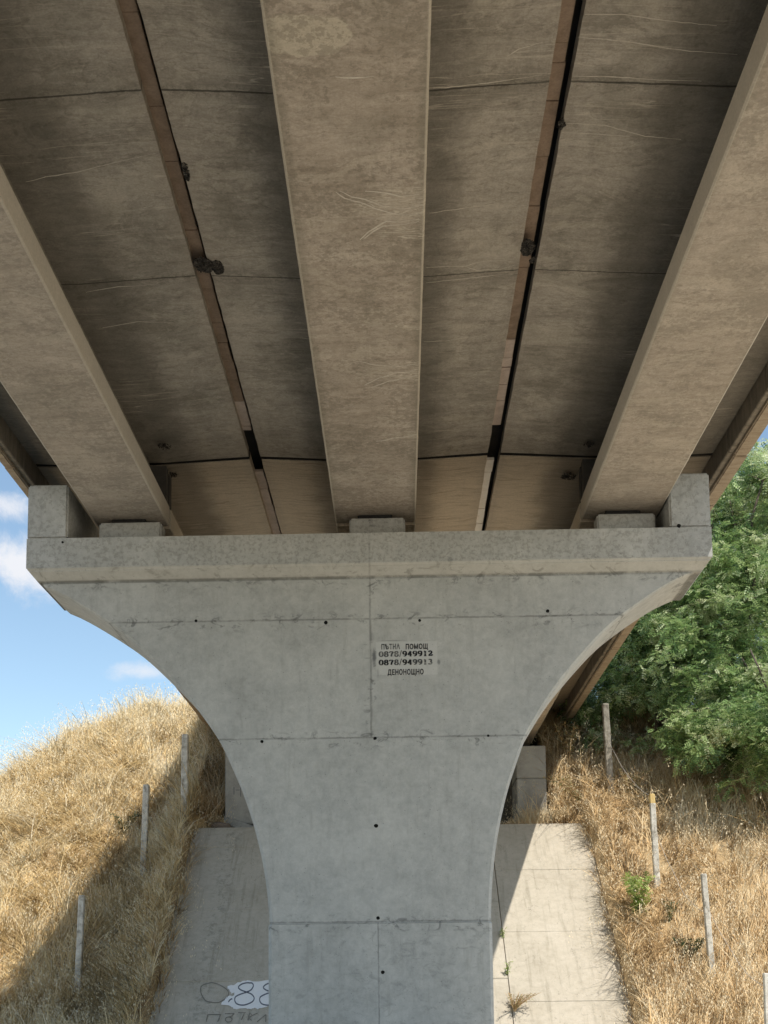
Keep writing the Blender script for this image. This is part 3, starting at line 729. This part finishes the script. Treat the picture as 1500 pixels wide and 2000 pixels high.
for (x, y, z), (x2, y2, z2) in zip(v, v[1:]):
    a = [bm.verts.new(q) for q in ((x, y, z-.22), (x2, y2, z2-.22), (x2, y2, z2+.03), (x, y, z+.03), (x, y+.6, z-.22), (x2, y2+.6, z2-.22), (x2, y2+.6, z2+.12), (x, y+.6, z+.12))]
    for f in ((0, 1, 2, 3), (4, 7, 6, 5), (3, 2, 6, 7), (0, 4, 5, 1), (0, 3, 7, 4), (1, 5, 6, 2)): bm.faces.new([a[i] for i in f])
bmesh.ops.remove_doubles(bm, verts=bm.verts[:], dist=.001)
from_bm('footing', bm, M['abut'], ab)
def slab_frame(off=.004):
    return lambda p: slab_hit(p[0], p[1], off)
bm = bmesh.new()
def fa(p):
    q = at(p[0], p[1], 39.195); return q
ribbon(bm, [(457, 1537), (457, 1552)], lambda d: 1.3, fa); ribbon(bm, [(460, 1543), (468, 1543)], lambda d: 1.2, fa); ribbon(bm, [(470, 1534), (470, 1556)], lambda d: 1.2, fa)
from_bm('painted_mark', bm, M['pen'], ab)

pav = empty('slope_paving', (-.25, 34.5, slab_z(34.5)), 'pale concrete slabs paving the slope between the grass banks behind the pier', 'slope paving')
tanv = math.atan(SL)
def edge_jit(y, s): return (mnoise.noise(Vector((y*1.7, s, 0)))*.7+mnoise.noise(Vector((y*6, s, 3)))*.3)*.06
def panel(x0, x1, ya, yb, jl=False, jr=False):
    bm = bmesh.new(); n = 14; rows = []; lift = random.uniform(-.008, .008)
    for i in range(n+1):
        y = ya+.012+(yb-ya-.024)*i/n
        a = x0+.01+(edge_jit(y, 1) if jl else 0); b = x1-.01+(edge_jit(y, 2) if jr else 0); z = slab_z(y)+lift
        rows.append([bm.verts.new(q) for q in ((a, y, z-.14), (a, y, z-.008), (a+.012, y, z), (b-.012, y, z), (b, y, z-.008), (b, y, z-.14))])
    for r0, r1 in zip(rows, rows[1:]):
        for i in range(5): bm.faces.new((r0[i], r0[i+1], r1[i+1], r1[i]))
    bm.faces.new(rows[0]); bm.faces.new(rows[-1][::-1])
    from_bm('paving_panel', bm, M['slab'], pav)
def slab_y(px, py): return slab_hit(px, py).y
yl = [29.9]+sorted(slab_y(420, q) for q in (1655, 1778, 1917))+[38.0]
yr = [29.9]+sorted(slab_y(1080, q) for q in (1698, 1819, 1956))+[38.0]
for a, b in zip(yl, yl[1:]):
    panel(SX0, -1.9, a, b, jl=True); panel(-1.9, 2.8, a, b)
for a, b in zip(yr, yr[1:]): panel(2.8, SX1, a, b, jr=True)
# painted marks on the slabs
def Z6(u, v): return (370+u/7.895, 1880+v/7.895)
bm = bmesh.new()
outl = [(580, 370), (620, 345), (700, 345), (740, 305), (860, 280), (900, 275), (1000, 288), (1215, 275), (1320, 300), (1380, 380), (1370, 600), (1290, 665), (1215, 670), (1130, 690), (1060, 715), (1010, 700), (950, 720), (870, 705), (730, 715), (690, 720), (660, 690), (600, 665), (480, 650), (560, 540), (600, 515), (690, 510), (690, 470), (640, 480), (625, 420), (590, 400)]
pts = []
for a, b in zip(outl, outl[1:]+outl[:1]):
    for q in range(3): t = q/3; pts.append((a[0]+(b[0]-a[0])*t+random.uniform(-9, 9), a[1]+(b[1]-a[1])*t+random.uniform(-8, 8)))
f = bm.faces.new([bm.verts.new(slab_hit(*Z6(*p), .013)) for p in pts]); bmesh.ops.triangulate(bm, faces=[f])
wp = from_bm('white_paint_patch', bm, M['white'], pav)
def strokes(name, lst, w, mat, off):
    bm = bmesh.new()
    for s in lst:
        sm = []
        P2 = [Vector(q) for q in s]
        for i in range(len(P2)-1):          # catmull-rom
            p0 = P2[max(i-1, 0)]; p1 = P2[i]; p2 = P2[i+1]; p3 = P2[min(i+2, len(P2)-1)]
            for k_ in range(5):
                t = k_/5; sm.append(.5*((2*p1)+(p2-p0)*t+(2*p0-5*p1+4*p2-p3)*t*t+(3*p1-p0-3*p2+p3)*t**3))
        sm.append(P2[-1])
        if len(s) == 2: sm = P2
        ribbon(bm, sm, w, lambda p: slab_hit(*Z6(p[0], p[1]), off))
    from_bm(name, bm, mat, pav)
eight = [(940, 315), (880, 312), (800, 335), (755, 380), (790, 420), (880, 455), (960, 490), (998, 550), (960, 610), (840, 655), (740, 640), (700, 590), (710, 530), (780, 490), (880, 455), (950, 420), (985, 360), (970, 320), (940, 312)]
wpen = lambda d: 13+8*abs(d.x)
strokes('painted_numeral', [eight, [(a+385, b) for a, b in eight], [(600, 610), (625, 575), (660, 555)]], wpen, M['pen'], .017)
strokes('painted_letters', [[(340, 305), (430, 330), (530, 380), (600, 450), (590, 520), (520, 580), (440, 615), (330, 610), (250, 585), (190, 500), (170, 420), (200, 350), (340, 305)],
  [(258, 910), (285, 800)], [(285, 800), (480, 800)], [(480, 800), (435, 915)],
  [(545, 785), (690, 785)], [(690, 785), (640, 830), (575, 845), (555, 885), (590, 915), (640, 905), (655, 860), (600, 835)],
  [(750, 770), (870, 770)], [(850, 770), (800, 885)], [(930, 775), (900, 890)], [(1040, 780), (925, 845), (960, 892)], [(1180, 800), (1040, 915)], [(1180, 800), (1175, 915)]], lambda d: 13, M['pen2'], .013)

# stone on the bench
bm = bmesh.new(); bmesh.ops.create_icosphere(bm, subdivisions=3, radius=1)
for v in bm.verts: v.co *= 1+.35*mnoise.noise(v.co*1.3); v.co.x *= .42; v.co.y *= .25; v.co.z *= .17
sp = at(432, 1597, 38.75); bmesh.ops.translate(bm, verts=bm.verts[:], vec=(sp.x, 38.75, EYE+4.78))
o = from_bm('stone', bm, M['stone'], None); tag(o, 'brown stone lying at the foot of the abutment left of the pier', 'stone')

# ------------------------------------------------------------------ fence posts and wires
POSTS = [((362, 1436), (360, 1598), 13, 'concrete fence post on the left bank nearest the abutment', False), ((286, 1534), (280, 1712), 12, 'middle concrete fence post on the left bank', False),
         ((160, 1750), (152, 1940), 12, 'lowest concrete fence post on the left bank', False), ((1182, 1376), (1192, 1545), 13, 'shaded concrete fence post under the green trees', False),
         ((1273, 1552), (1284, 1735), 11, 'concrete fence post with yellow lichen on top', True), ((1374, 1708), (1391, 1905), 11, 'pale concrete fence post with dark left edge on the right bank', False),
         ((1496, 1902), (1503, 2080), 11, 'concrete fence post cut by the right edge of the view', False)]
tops = []
for (tx, ty), (bx, by), wpx, lab, lich in POSTS:
    b = hit(bx, by); t = at(tx, ty, b.y+.05); tops.append((t, b))
    w = wpx/F*b.y; bm = bmesh.new(); rows = []
    ax = (t-b)
    base = b - ax*.15
    for i in range(13):
        q = i/12; p = base.lerp(t, q); hwid = w/2*(1.06-.10*q); rows.append([bm.verts.new((p.x+sx*hwid+random.uniform(-.004, .004), p.y+sy*hwid, p.z)) for sx, sy in ((-1, -.75), (-.75, -1), (.75, -1), (1, -.75), (1, .75), (.75, 1), (-.75, 1), (-1, .75))])
    for r0, r1 in zip(rows, rows[1:]):
        for i in range(8): bm.faces.new((r0[i], r0[(i+1) % 8], r1[(i+1) % 8], r1[i])).material_index = 0
    tp = [bm.verts.new((t.x+(v.co.x-t.x)*.8, t.y+(v.co.y-t.y)*.8, t.z+.018)) for v in rows[-1]]
    for i in range(8): bm.faces.new((rows[-1][i], rows[-1][(i+1) % 8], tp[(i+1) % 8], tp[i])).material_index = 1
    bm.faces.new(tp).material_index = 1
    if lich:
        for f in bm.faces:
            if f.calc_center_median().z > t.z-.28: f.material_index = 1
    pm = M['postshade'] if 'shaded' in lab else M['post']; o = from_bm('fence_post', bm, [pm, M['lichen'] if lich else pm], None); tag(o, lab, 'fence post', 'fence posts on the banks')
    # move origin to the base
    o.data.transform(Matrix.Translation(-b)); o.location = b
def wire(p0, p1, sag, lab, r=.006):
    bm = bmesh.new(); n = 14; pts = []
    for i in range(n+1):
        t = i/n; p = Vector(p0).lerp(Vector(p1), t); p.z -= sag*4*t*(1-t); p.x += mnoise.noise(Vector((t*4, sag*9, 1)))*.05; pts.append(p)
    tube(bm, pts, r, 4); o = from_bm('fence_wire', bm, M['wire'], None); tag(o, lab, 'fence wire', 'loose wires between the posts')
def pp(i, q): t, b = tops[i]; return b.lerp(t, q)
wire(pp(3, .62), pp(4, .98), .35, 'slack rusty wire from the shaded post to the lichen topped post')
wire(pp(4, .70), pp(5, .62), .55, 'slack wire from the lichen topped post to the pale post below it')
wire(pp(5, .75), pp(6, .8), .4, 'slack wire from the pale post to the post at the right edge')

# ------------------------------------------------------------------ dry grass
def grass(name, x0, x1, y0, y1, dens, mat, keep, seed, hscale=1.0):
    r = np.random.default_rng(seed); n = int((x1-x0)*(y1-y0)*dens)
    X = r.uniform(x0, x1, n); Y = r.uniform(y0, y1, n)
    m_ = keep(X, Y) & (vnoise(X, Y, 2.2, seed) >  .30*r.random(n)+.12); X = X[m_]; Y = Y[m_]; n = len(X)
    Z = terrain(X, Y)
    patch = vnoise(X, Y, .55, seed+1); lodge = np.clip((vnoise(X, Y, .8, seed+2)-.42)*3.2, 0, 1)
    ang = vnoise(X, Y, 1.1, seed+3)*6.28*2 + r.normal(0, 1.15, n)
    H = (.40+.45*patch)*r.uniform(.5, 1.3, n)*hscale; tall = r.random(n) < np.where(Y > 44, .14, .06); H = np.where(tall, H*2.0, H)
    lean = (.12+.55*r.random(n)) * (1-lodge) + lodge*(.9+.5*r.random(n))
    W = r.uniform(.006, .016, n)
    dx, dy = np.cos(ang), np.sin(ang) - .25
    facing = r.uniform(0, np.pi, n); wx, wy = np.cos(facing)*W, np.sin(facing)*W*.7
    lev = np.array([0, .35, .7, 1.0]); cx = []; 
    bend = r.uniform(.4, 1.2, n)
    for t in lev:
        horiz = H*lean*(t*.35+bend*t*t*.9); zz = H*(t - .45*lean*t*t)
        cx.append(np.stack([X+dx*horiz, Y+dy*horiz, Z-.03+np.maximum(zz, .02)], -1))
    wlev = np.array([1, .9, .65, .15]); wv = np.stack([wx, wy, np.zeros(n)], -1)
    quads = []
    tintb = np.clip(.50+.30*(vnoise(X, Y, .5, seed+5)-.5)+.5*(vnoise(X, Y, 2.5, seed+6)-.5)+r.normal(0, .2, n), 0, 1)
    tl = []
    for i in range(3):
        a, b = cx[i], cx[i+1]
        quads.append(np.stack([a-wv*wlev[i], a+wv*wlev[i], b+wv*wlev[i+1], b-wv*wlev[i+1]], 1))
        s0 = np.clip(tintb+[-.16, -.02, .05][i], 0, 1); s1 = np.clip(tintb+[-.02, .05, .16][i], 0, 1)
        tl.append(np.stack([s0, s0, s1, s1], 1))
    # oat heads
    hd = ((r.random(n) < .16) & (lodge < .7)) | tall; T = cx[3][hd]; k_ = len(T)
    for j in range(7):
        off = np.stack([r.normal(0, .045, k_), r.normal(0, .045, k_), r.uniform(-.24, .06, k_)], -1); c = T+off
        L = r.uniform(.02, .045, k_); th = r.uniform(0, 3.14, k_); ww = r.uniform(.005, .011, k_)
        u = np.stack([ww*np.cos(th), ww*np.sin(th), np.zeros(k_)], -1); v_ = np.stack([r.normal(0, .010, k_), r.normal(0, .010, k_), L], -1)
        quads.append(np.stack([c-v_, c+u, c+v_*.7, c-u], 1)); tl.append(np.clip(np.repeat((.8+.2*r.random(k_))[:, None], 4, 1), 0, 1))
    V = np.concatenate(quads, 0); Tt = np.concatenate(tl, 0)
    o = quads_mesh(name, V.reshape(-1, 3), len(V), Tt, mat); return o
def keepL(X, Y):
    e = (mnz(Y, 1))*.25
    return (X < SX0+.05+e) & (X > -.37*Y-1.0) & ~((X > -5.7) & (Y > 38))
def mnz(Y, s): return vnoise(Y, Y*0, 1.9, s+20)-.35
def keepR(X, Y): 
    e = mnz(Y, 2)*.25
    a = (X > SX1-.05-e)
    bench = ((X > 3.9) & (Y > 38.1) & (Y < 39.4)) | ((X > 4.9) & (Y > 38))
    return (a | bench) & (X < .345*Y+1.2)
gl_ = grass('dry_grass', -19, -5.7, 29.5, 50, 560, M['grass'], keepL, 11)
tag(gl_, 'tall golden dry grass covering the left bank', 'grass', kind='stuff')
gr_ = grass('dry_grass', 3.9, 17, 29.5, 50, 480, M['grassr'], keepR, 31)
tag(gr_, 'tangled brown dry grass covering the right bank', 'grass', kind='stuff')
# straws hanging over the edges of the paving + on the bench
def kE(X, Y): return ((np.abs(X-SX0) < .22) | (np.abs(X-SX1) < .22)) & (Y < 38.3)
ge = grass('grass_fringe', -6.6, 6.1, 30, 38.3, 420, M['grassr'], kE, 51, .75)
tag(ge, 'dry grass fringe hanging over both edges of the slope paving', 'grass', kind='stuff')
def kB(X, Y): return (X < -5.4) | ((X > 3.2) & (X < 5.8))
gb = grass('short_dry_grass', -6.3, 5.8, 38.05, 39.3, 260, M['grassr'], kB, 61, .45)
tag(gb, 'short reddish dry grass along the top edge of the slope paving', 'grass', kind='stuff')

def kS(X, Y): return ((X < -5.55) & (X > -6.6)) | ((X > 4.86) & (X < 6.1))
gs = grass('shaded_grass', -6.6, 6.1, 39.0, 44.5, 1000, M['grassr'], kS, 71, .8)
tag(gs, 'shaded dry grass on the steep banks beside the abutment columns', 'grass', kind='stuff')
# ------------------------------------------------------------------ leafy things
def leaves_from(points, dirs, r, nleaf, L, W, spread, drop=.25, leaflets=None):
    """simple or pinnate leaves at given points -> quads, tints"""
    Q = []; T = []
    n = len(points)
    for j in range(nleaf):
        a = r.uniform(0, 2*np.pi, n); el = r.uniform(-.9, .7, n)
        d = np.stack([np.cos(a)*np.cos(el), np.sin(a)*np.cos(el), np.sin(el)-drop], -1) + dirs*.6
        d /= np.linalg.norm(d, axis=1, keepdims=True)
        base = points + r.normal(0, spread, (n, 3))
        sd = np.cross(d, np.array([0, 0, 1.0])); sd /= np.maximum(np.linalg.norm(sd, axis=1, keepdims=True), 1e-6)
        upv = np.cross(sd, d); roll = r.normal(0, .5, (n, 1)); sd = sd*np.cos(roll)+upv*np.sin(roll)
        tint = np.clip(r.normal(.5, .2, n), 0, 1)
        if leaflets:
            LL = r.uniform(.75, 1.2, (n, 1))*L
            for q in range(leaflets):
                t = (q+.6)/leaflets
                for s in (-1, 1):
                    c = base + d*LL*t + np.array([0, 0, -.12])*(LL*t*t)
                    ax = sd*s + d*.35; ln = W*2.1*(1-.35*abs(t-.45)); wd = W*.55
                    tip = c + ax*ln; mid = c + ax*ln*.5
                    tw = d*wd + r.normal(0, .006, (n, 3))
                    Q.append(np.stack([c, mid-tw, tip, mid+tw], 1)); T.append(np.repeat(np.clip(tint+r.normal(0, .07, n), 0, 1)[:, None], 4, 1))
        else:
            LL = r.uniform(.6, 1.25, (n, 1))*L; tip = base+d*LL; mid = base+d*LL*.45; tw = sd*W*r.uniform(.7, 1.2, (n, 1))
            Q.append(np.stack([base, mid-tw, tip, mid+tw], 1)); T.append(np.repeat(tint[:, None], 4, 1))
    return np.concatenate(Q, 0), np.concatenate(T, 0)
def tree(base, ells, label, nclump, nleaf, seed, name='locust_tree', L=.20, W=.028, lf=5, trunk_r=.16, forks=2):
    r = np.random.default_rng(seed); rnd = random.Random(seed)
    g0 = empty(name, base, label, 'tree', 'green trees on the right bank')
    # clump centres in a union of ellipsoids, biased outwards
    C = []; per = [e[1][0]*e[1][1]*e[1][2] for e in ells]; tot = sum(per)
    for (c, rad), w in zip(ells, per):
        k_ = max(4, int(nclump*w/tot)); v = r.normal(0, 1, (k_, 3)); v /= np.linalg.norm(v, axis=1, keepdims=True)
        q = r.random((k_, 1))**(1/2.4); md = np.array([[1+.55*mnoise.noise(Vector(a_)*1.9+Vector((seed, 3, 1)))] for a_ in v]); C.append(np.array(c)+v*q*md*np.array(rad))
    C = np.concatenate(C, 0)
    # drop clumps in a coarse noise to leave gaps
    gap = np.array([mnoise.noise(Vector(c)*.55+Vector((seed, 0, 0))) for c in C]); C = C[gap > -.15]
    bz = float(base[2]); C = C[C[:, 2] > terrain(C[:, 0], C[:, 1])+.35]
    # skeleton : grow from trunk nodes
    bm = bmesh.new(); nodes = []
    ctr = C.mean(0); top = max(c[2] for c in C)
    for f_ in range(forks):
        d0 = Vector((ctr[0]-base[0]+rnd.uniform(-1.4, 1.4), ctr[1]-base[1]+rnd.uniform(-1, 1), (top-bz)*.82))
        pts = []; rd = []
        for i in range(9):
            t = i/8; p = Vector(base)+d0*t + Vector((mnoise.noise(Vector((t*3, seed+f_, 0)))*.5*t*2, mnoise.noise(Vector((t*3, seed+f_, 9)))*.5*t*2, -.2 if i == 0 else 0)); p.x += (f_-forks/2)*.12
            pts.append(p); rd.append(trunk_r*(1-.85*t)+.012); nodes.append((p, rd[-1]))
        tube(bm, pts, rd, 7)
    order = sorted(range(len(C)), key=lambda i: min((Vector(C[i])-p).length for p, _ in nodes))
    NP = [tuple(p) for p, _ in nodes]; NR = [q for _, q in nodes]
    arr = np.array(NP)
    bmb = bmesh.new(); dirs = np.zeros((len(C), 3))
    for i in order:
        c = C[i]; low = arr[:, 2] < c[2]+.6; dd = np.linalg.norm(arr-c, axis=1)+np.where(low, 0, 3.0)
        j = int(np.argmin(dd)); a = Vector(arr[j]); b = Vector(c); L_ = (b-a).length
        r0 = min(NR[j]*.75, .012+.02*L_); r1 = .006
        mid = a.lerp(b, .5)+Vector((rnd.uniform(-.12, .12), rnd.uniform(-.12, .12), rnd.uniform(0, .18)))*L_
        tube(bmb, [a, mid, b], [r0, (r0+r1)/2, r1], 4)
        arr = np.vstack([arr, np.array(mid), c]); NR += [(r0+r1)/2, r1*1.2]
        dv = (b-mid).normalized(); dirs[i] = dv
    from_bm('trunk', bm, M['bark'], g0, True); from_bm('branches', bmb, M['bark'], g0).__setitem__('kind', 'stuff')
    # leaves: sprays of compound leaves round every clump
    k2 = nleaf; P2 = np.repeat(C, k2, 0); D2 = np.repeat(dirs, k2, 0)
    off = r.normal(0, 1, P2.shape); off /= np.linalg.norm(off, axis=1, keepdims=True); P2 = P2+off*(r.random((len(P2), 1))**.6)*np.array([.55, .55, .38])
    Q, T = leaves_from(P2, D2*.5+off*.4, r, 1, L, W, .02, .18, lf)
    cl = np.repeat(np.array([mnoise.noise(Vector(c)*1.1) for c in C]), k2); cl = np.tile(np.repeat((cl*.7), 1)[:, None], (lf*2, 4))
    T = np.clip(T+cl, 0, 1)
    Q = Q - np.array(base)
    quads_mesh('crown', Q.reshape(-1, 3), len(Q), T, M['leaf'], g0)
    return g0
def E(px, py, Y, rx, ry, rz): p = at(px, py, Y); return (tuple(p), (rx*Y/F, ry, rz*Y/F))
def base_at(px, py): return tuple(hit(px, py))
def ground_at(px, Y): 
    p = at(px, 1400, Y); return (p.x, Y, float(terrain(p.x, Y)))
tree(ground_at(1440, 39.5), [E(1500, 1130, 39.5, 170, 3.0, 270), E(1390, 1200, 39, 150, 2.4, 220), E(1580, 980, 40, 150, 2.6, 150), E(1440, 1400, 38, 170, 2.0, 120), E(1440, 1040, 40, 80, 1.5, 130), E(1290, 1200, 38.4, 90, 1.5, 120), E(1340, 1290, 37.8, 90, 1.4, 90)],
     'tall green locust tree on the right bank with pale sunlit leaves and several thin stems', 950, 42, 3, forks=4, trunk_r=.13, L=.30, W=.042)
tree(ground_at(1290, 41.0), [E(1270, 1300, 41.0, 150, 2.2, 170), E(1190, 1350, 41, 100, 1.6, 110), E(1340, 1180, 42, 130, 2.2, 180), E(1330, 1420, 40, 130, 1.5, 85), E(1215, 1405, 40.5, 75, 1.2, 60), E(1172, 1402, 39.2, 55, .8, 42), E(1125, 1385, 43.8, 55, .9, 50)],
     'dense dark green tree close behind the right deck edge', 760, 42, 5, forks=3, trunk_r=.10, L=.30, W=.042)
tree(ground_at(1560, 36.5), [E(1500, 1430, 36.5, 150, 1.8, 115), E(1420, 1460, 36, 90, 1.2, 75), E(1600, 1330, 37, 130, 2, 150), E(1350, 1430, 37.3, 80, 1.2, 60), E(1470, 1500, 35.8, 70, 1, 35)],
     'low bright green tree spreading over the grass at the right edge', 360, 40, 8, forks=3, trunk_r=.08, L=.28, W=.04)
tree(ground_at(1390, 49), [E(1400, 1120, 49, 150, 2.5, 200), E(1520, 1010, 50, 120, 2.5, 150), E(1190, 1330, 48, 110, 2, 120)],
     'green tree farthest back seen through gaps in the nearer crowns', 380, 32, 12, forks=2, trunk_r=.12, L=.36, W=.05)

def plant(name, base, label, cat, h, rad, nst, nleaf, mat, seed, L=.10, W=.022, group=None, lf=None, lean=(0, 0)):
    r = np.random.default_rng(seed); rnd = random.Random(seed)
    g0 = empty(name, base, label, cat, group); bm = bmesh.new(); P2 = []; D = []
    for i in range(nst):
        a = rnd.uniform(0, 6.28); q = rnd.uniform(.2, 1); pts = []
        for k_ in range(6):
            t = k_/5; pts.append((base[0]+(math.cos(a)*rad*q+lean[0])*t**1.3, base[1]+(math.sin(a)*rad*q+lean[1])*t**1.3, base[2]-.04+h*rnd.uniform(.96, 1.0)*(t-.25*q*t*t)*(.6+.4*q)))
        tube(bm, pts, [.008*(1-.7*k_/5)+.002 for k_ in range(6)], 4)
        for k_ in range(nleaf):
            t = rnd.uniform(.2, 1.0); f_ = t*5; j = min(int(f_), 4); p = Vector(pts[j]).lerp(Vector(pts[j+1]), f_-j); P2.append(tuple(p)); D.append((math.cos(a)*.3, math.sin(a)*.3, .1))
    from_bm('stems', bm, M['straw'] if mat == M['dryleaf'] else M['greenstem'], g0)
    Q, T = leaves_from(np.array(P2), np.array(D), r, 1, L, W, .015, .05, lf); Q = Q-np.array(base)
    quads_mesh('foliage', Q.reshape(-1, 3), len(Q), T, mat, g0)
    return g0
SH = 'green plants growing in the dry grass'
plant('green_sapling', base_at(1250, 1800), 'bright green leafy sapling beside the lichen topped fence post', 'sapling', 1.8, .6, 16, 15, M['weed'], 1, .17, .034, SH, 4)
plant('green_weed', base_at(1095, 1545) if False else base_at(1308, 1800), 'small dull green weed between two fence posts', 'weed', .8, .3, 7, 12, M['weeddark'], 2, .10, .02, SH)
plant('green_bush', base_at(1352, 1885), 'low dark green bush left of the pale fence post', 'bush', 1.0, .45, 14, 26, M['weeddark'], 3, .12, .025, SH)
plant('green_weed', base_at(246, 1625), 'green weeds by the middle post of the left bank', 'weed', .85, .8, 16, 20, M['weeddark'], 4, .13, .025, SH)
plant('green_weed', base_at(205, 1440), 'small dark stalk among the sunlit grass near the skyline', 'weed', 1.2, .15, 3, 16, M['dryleaf'], 5, .07, .012, SH)
plant('bramble', base_at(1140, 1590), 'dry bramble arching over the top corner of the paving', 'bramble', 1.3, .7, 12, 26, M['dryleaf'], 6, .11, .03, 'dry brambles', None, (-.9, -.3))
plant('bramble', base_at(1475, 1640), 'dry bramble under the low tree at the right edge', 'bramble', 1.1, .6, 9, 24, M['dryleaf'], 7, .11, .03, 'dry brambles', None, (-.3, -.3))
plant('bramble', base_at(1110, 1500), 'pale dry shrub beside the right abutment column', 'bramble', 2.0, .7, 16, 34, M['dryleaf'], 8, .13, .03, 'dry brambles')
plant('bramble', base_at(1235, 1560), 'dry bramble between the shaded post and the lichen topped post', 'bramble', 1.3, .7, 12, 24, M['dryleaf'], 9, .11, .028, 'dry brambles')
def crack_weed(px, py, lab, h, rad, nst, nl, mat, seed, lean=(0, 0), L=.09):
    b = slab_hit(px, py, .0); plant('crack_weed', tuple(b), lab, 'weed', h, rad, nst, nl, mat, seed, L, .014, 'weeds in the paving joint', None, lean)
crack_weed(990, 1905, 'thin green weed in the long joint of the sunlit paving', .55, .16, 5, 12, M['weed'], 21)
crack_weed(1004, 1975, 'dry straw coloured weed tuft low in the paving joint', .7, .6, 34, 7, M['dryleaf'], 22, (.2, -.2))
crack_weed(982, 1830, 'short green weed high in the paving joint', .4, .1, 4, 9, M['weed'], 23)

# ------------------------------------------------------------------ light
SD = Vector((.425, -.50, 1.0)).normalized()        # towards the sun
el = math.asin(SD.z); az = math.atan2(SD.x, SD.y)
w = bpy.data.worlds.new('World'); sc.world = w; w.use_nodes = True; nt = w.node_tree
for nd in list(nt.nodes): nt.nodes.remove(nd)
g = G(nt); out = g.n('ShaderNodeOutputWorld')
sky = g.n('ShaderNodeTexSky', sky_type='NISHITA'); sky.sun_disc = False; sky.sun_elevation = el; sky.sun_rotation = az
sky.altitude = 300; sky.air_density = 1.0; sky.dust_density = .6; sky.ozone_density = 1.6
D_ = g.n('ShaderNodeTexCoord').outputs['Generated']
STR = .15
nz = g.noise(D_, 22, 6, .68, .3, raw=True); cm = None
for px, py, rx, rz, k_ in ((20, 1100, 120, 62, 1.0), (110, 1132, 110, 40, .9), (15, 990, 75, 30, .85), (285, 1312, 75, 20, .7), (250, 1305, 40, 14, .5), (1440, 1020, 70, 40, .8), (1600, 1100, 200, 80, .9)):
    d = ray(px, py).normalized()
    q = blob(g, D_, tuple(d), (rx/F, .2, rz/F), nz, 2.6, .1, 1.15); q = g.m('MULTIPLY', q, k_); cm = q if cm is None else g.m('MAXIMUM', cm, q)
# general broken cloud elsewhere in the sky, away from the view
dz = g.sep(D_); gen = g.m('MULTIPLY', g.step(g.noise(g.map(D_, (1, 1, 2.5)), 2.6, 4, .6), .53, .68), g.step(dz[1], .35, -.1)); cm = g.m('MAXIMUM', cm, g.m('MULTIPLY', gen, .8))
skyc = g.mix(1.0, sky.outputs[0], (1.45, 1.42, 1.26), 'MULTIPLY')
col = g.mix(cm, skyc, (.88/STR, .90/STR, .95/STR))
bg = g.n('ShaderNodeBackground', {'Color': col, 'Strength': STR}); nt.links.new(bg.outputs[0], out.inputs[0])
w.cycles.sampling_method = 'MANUAL'; w.cycles.sample_map_resolution = 256
ld = bpy.data.lights.new('sun', 'SUN'); ld.energy = 4.8; ld.angle = R(.53); ld.color = (1, .93, .82)
lo = bpy.data.objects.new('sun', ld); COL.objects.link(lo); lo.rotation_euler = (-SD).to_track_quat('-Z', 'Y').to_euler(); lo.location = (20, -20, 40)

sc.view_settings.view_transform = 'Standard'; sc.view_settings.look = 'None'; sc.view_settings.exposure = 0; sc.view_settings.gamma = 1
sc.cycles.use_adaptive_sampling = True; sc.cycles.adaptive_threshold = .02
sc.cycles.max_bounces = 4; sc.cycles.diffuse_bounces = 3; sc.cycles.glossy_bounces = 1; sc.cycles.transmission_bounces = 2; sc.cycles.transparent_max_bounces = 2; sc.cycles.caustics_reflective = False; sc.cycles.caustics_refractive = False
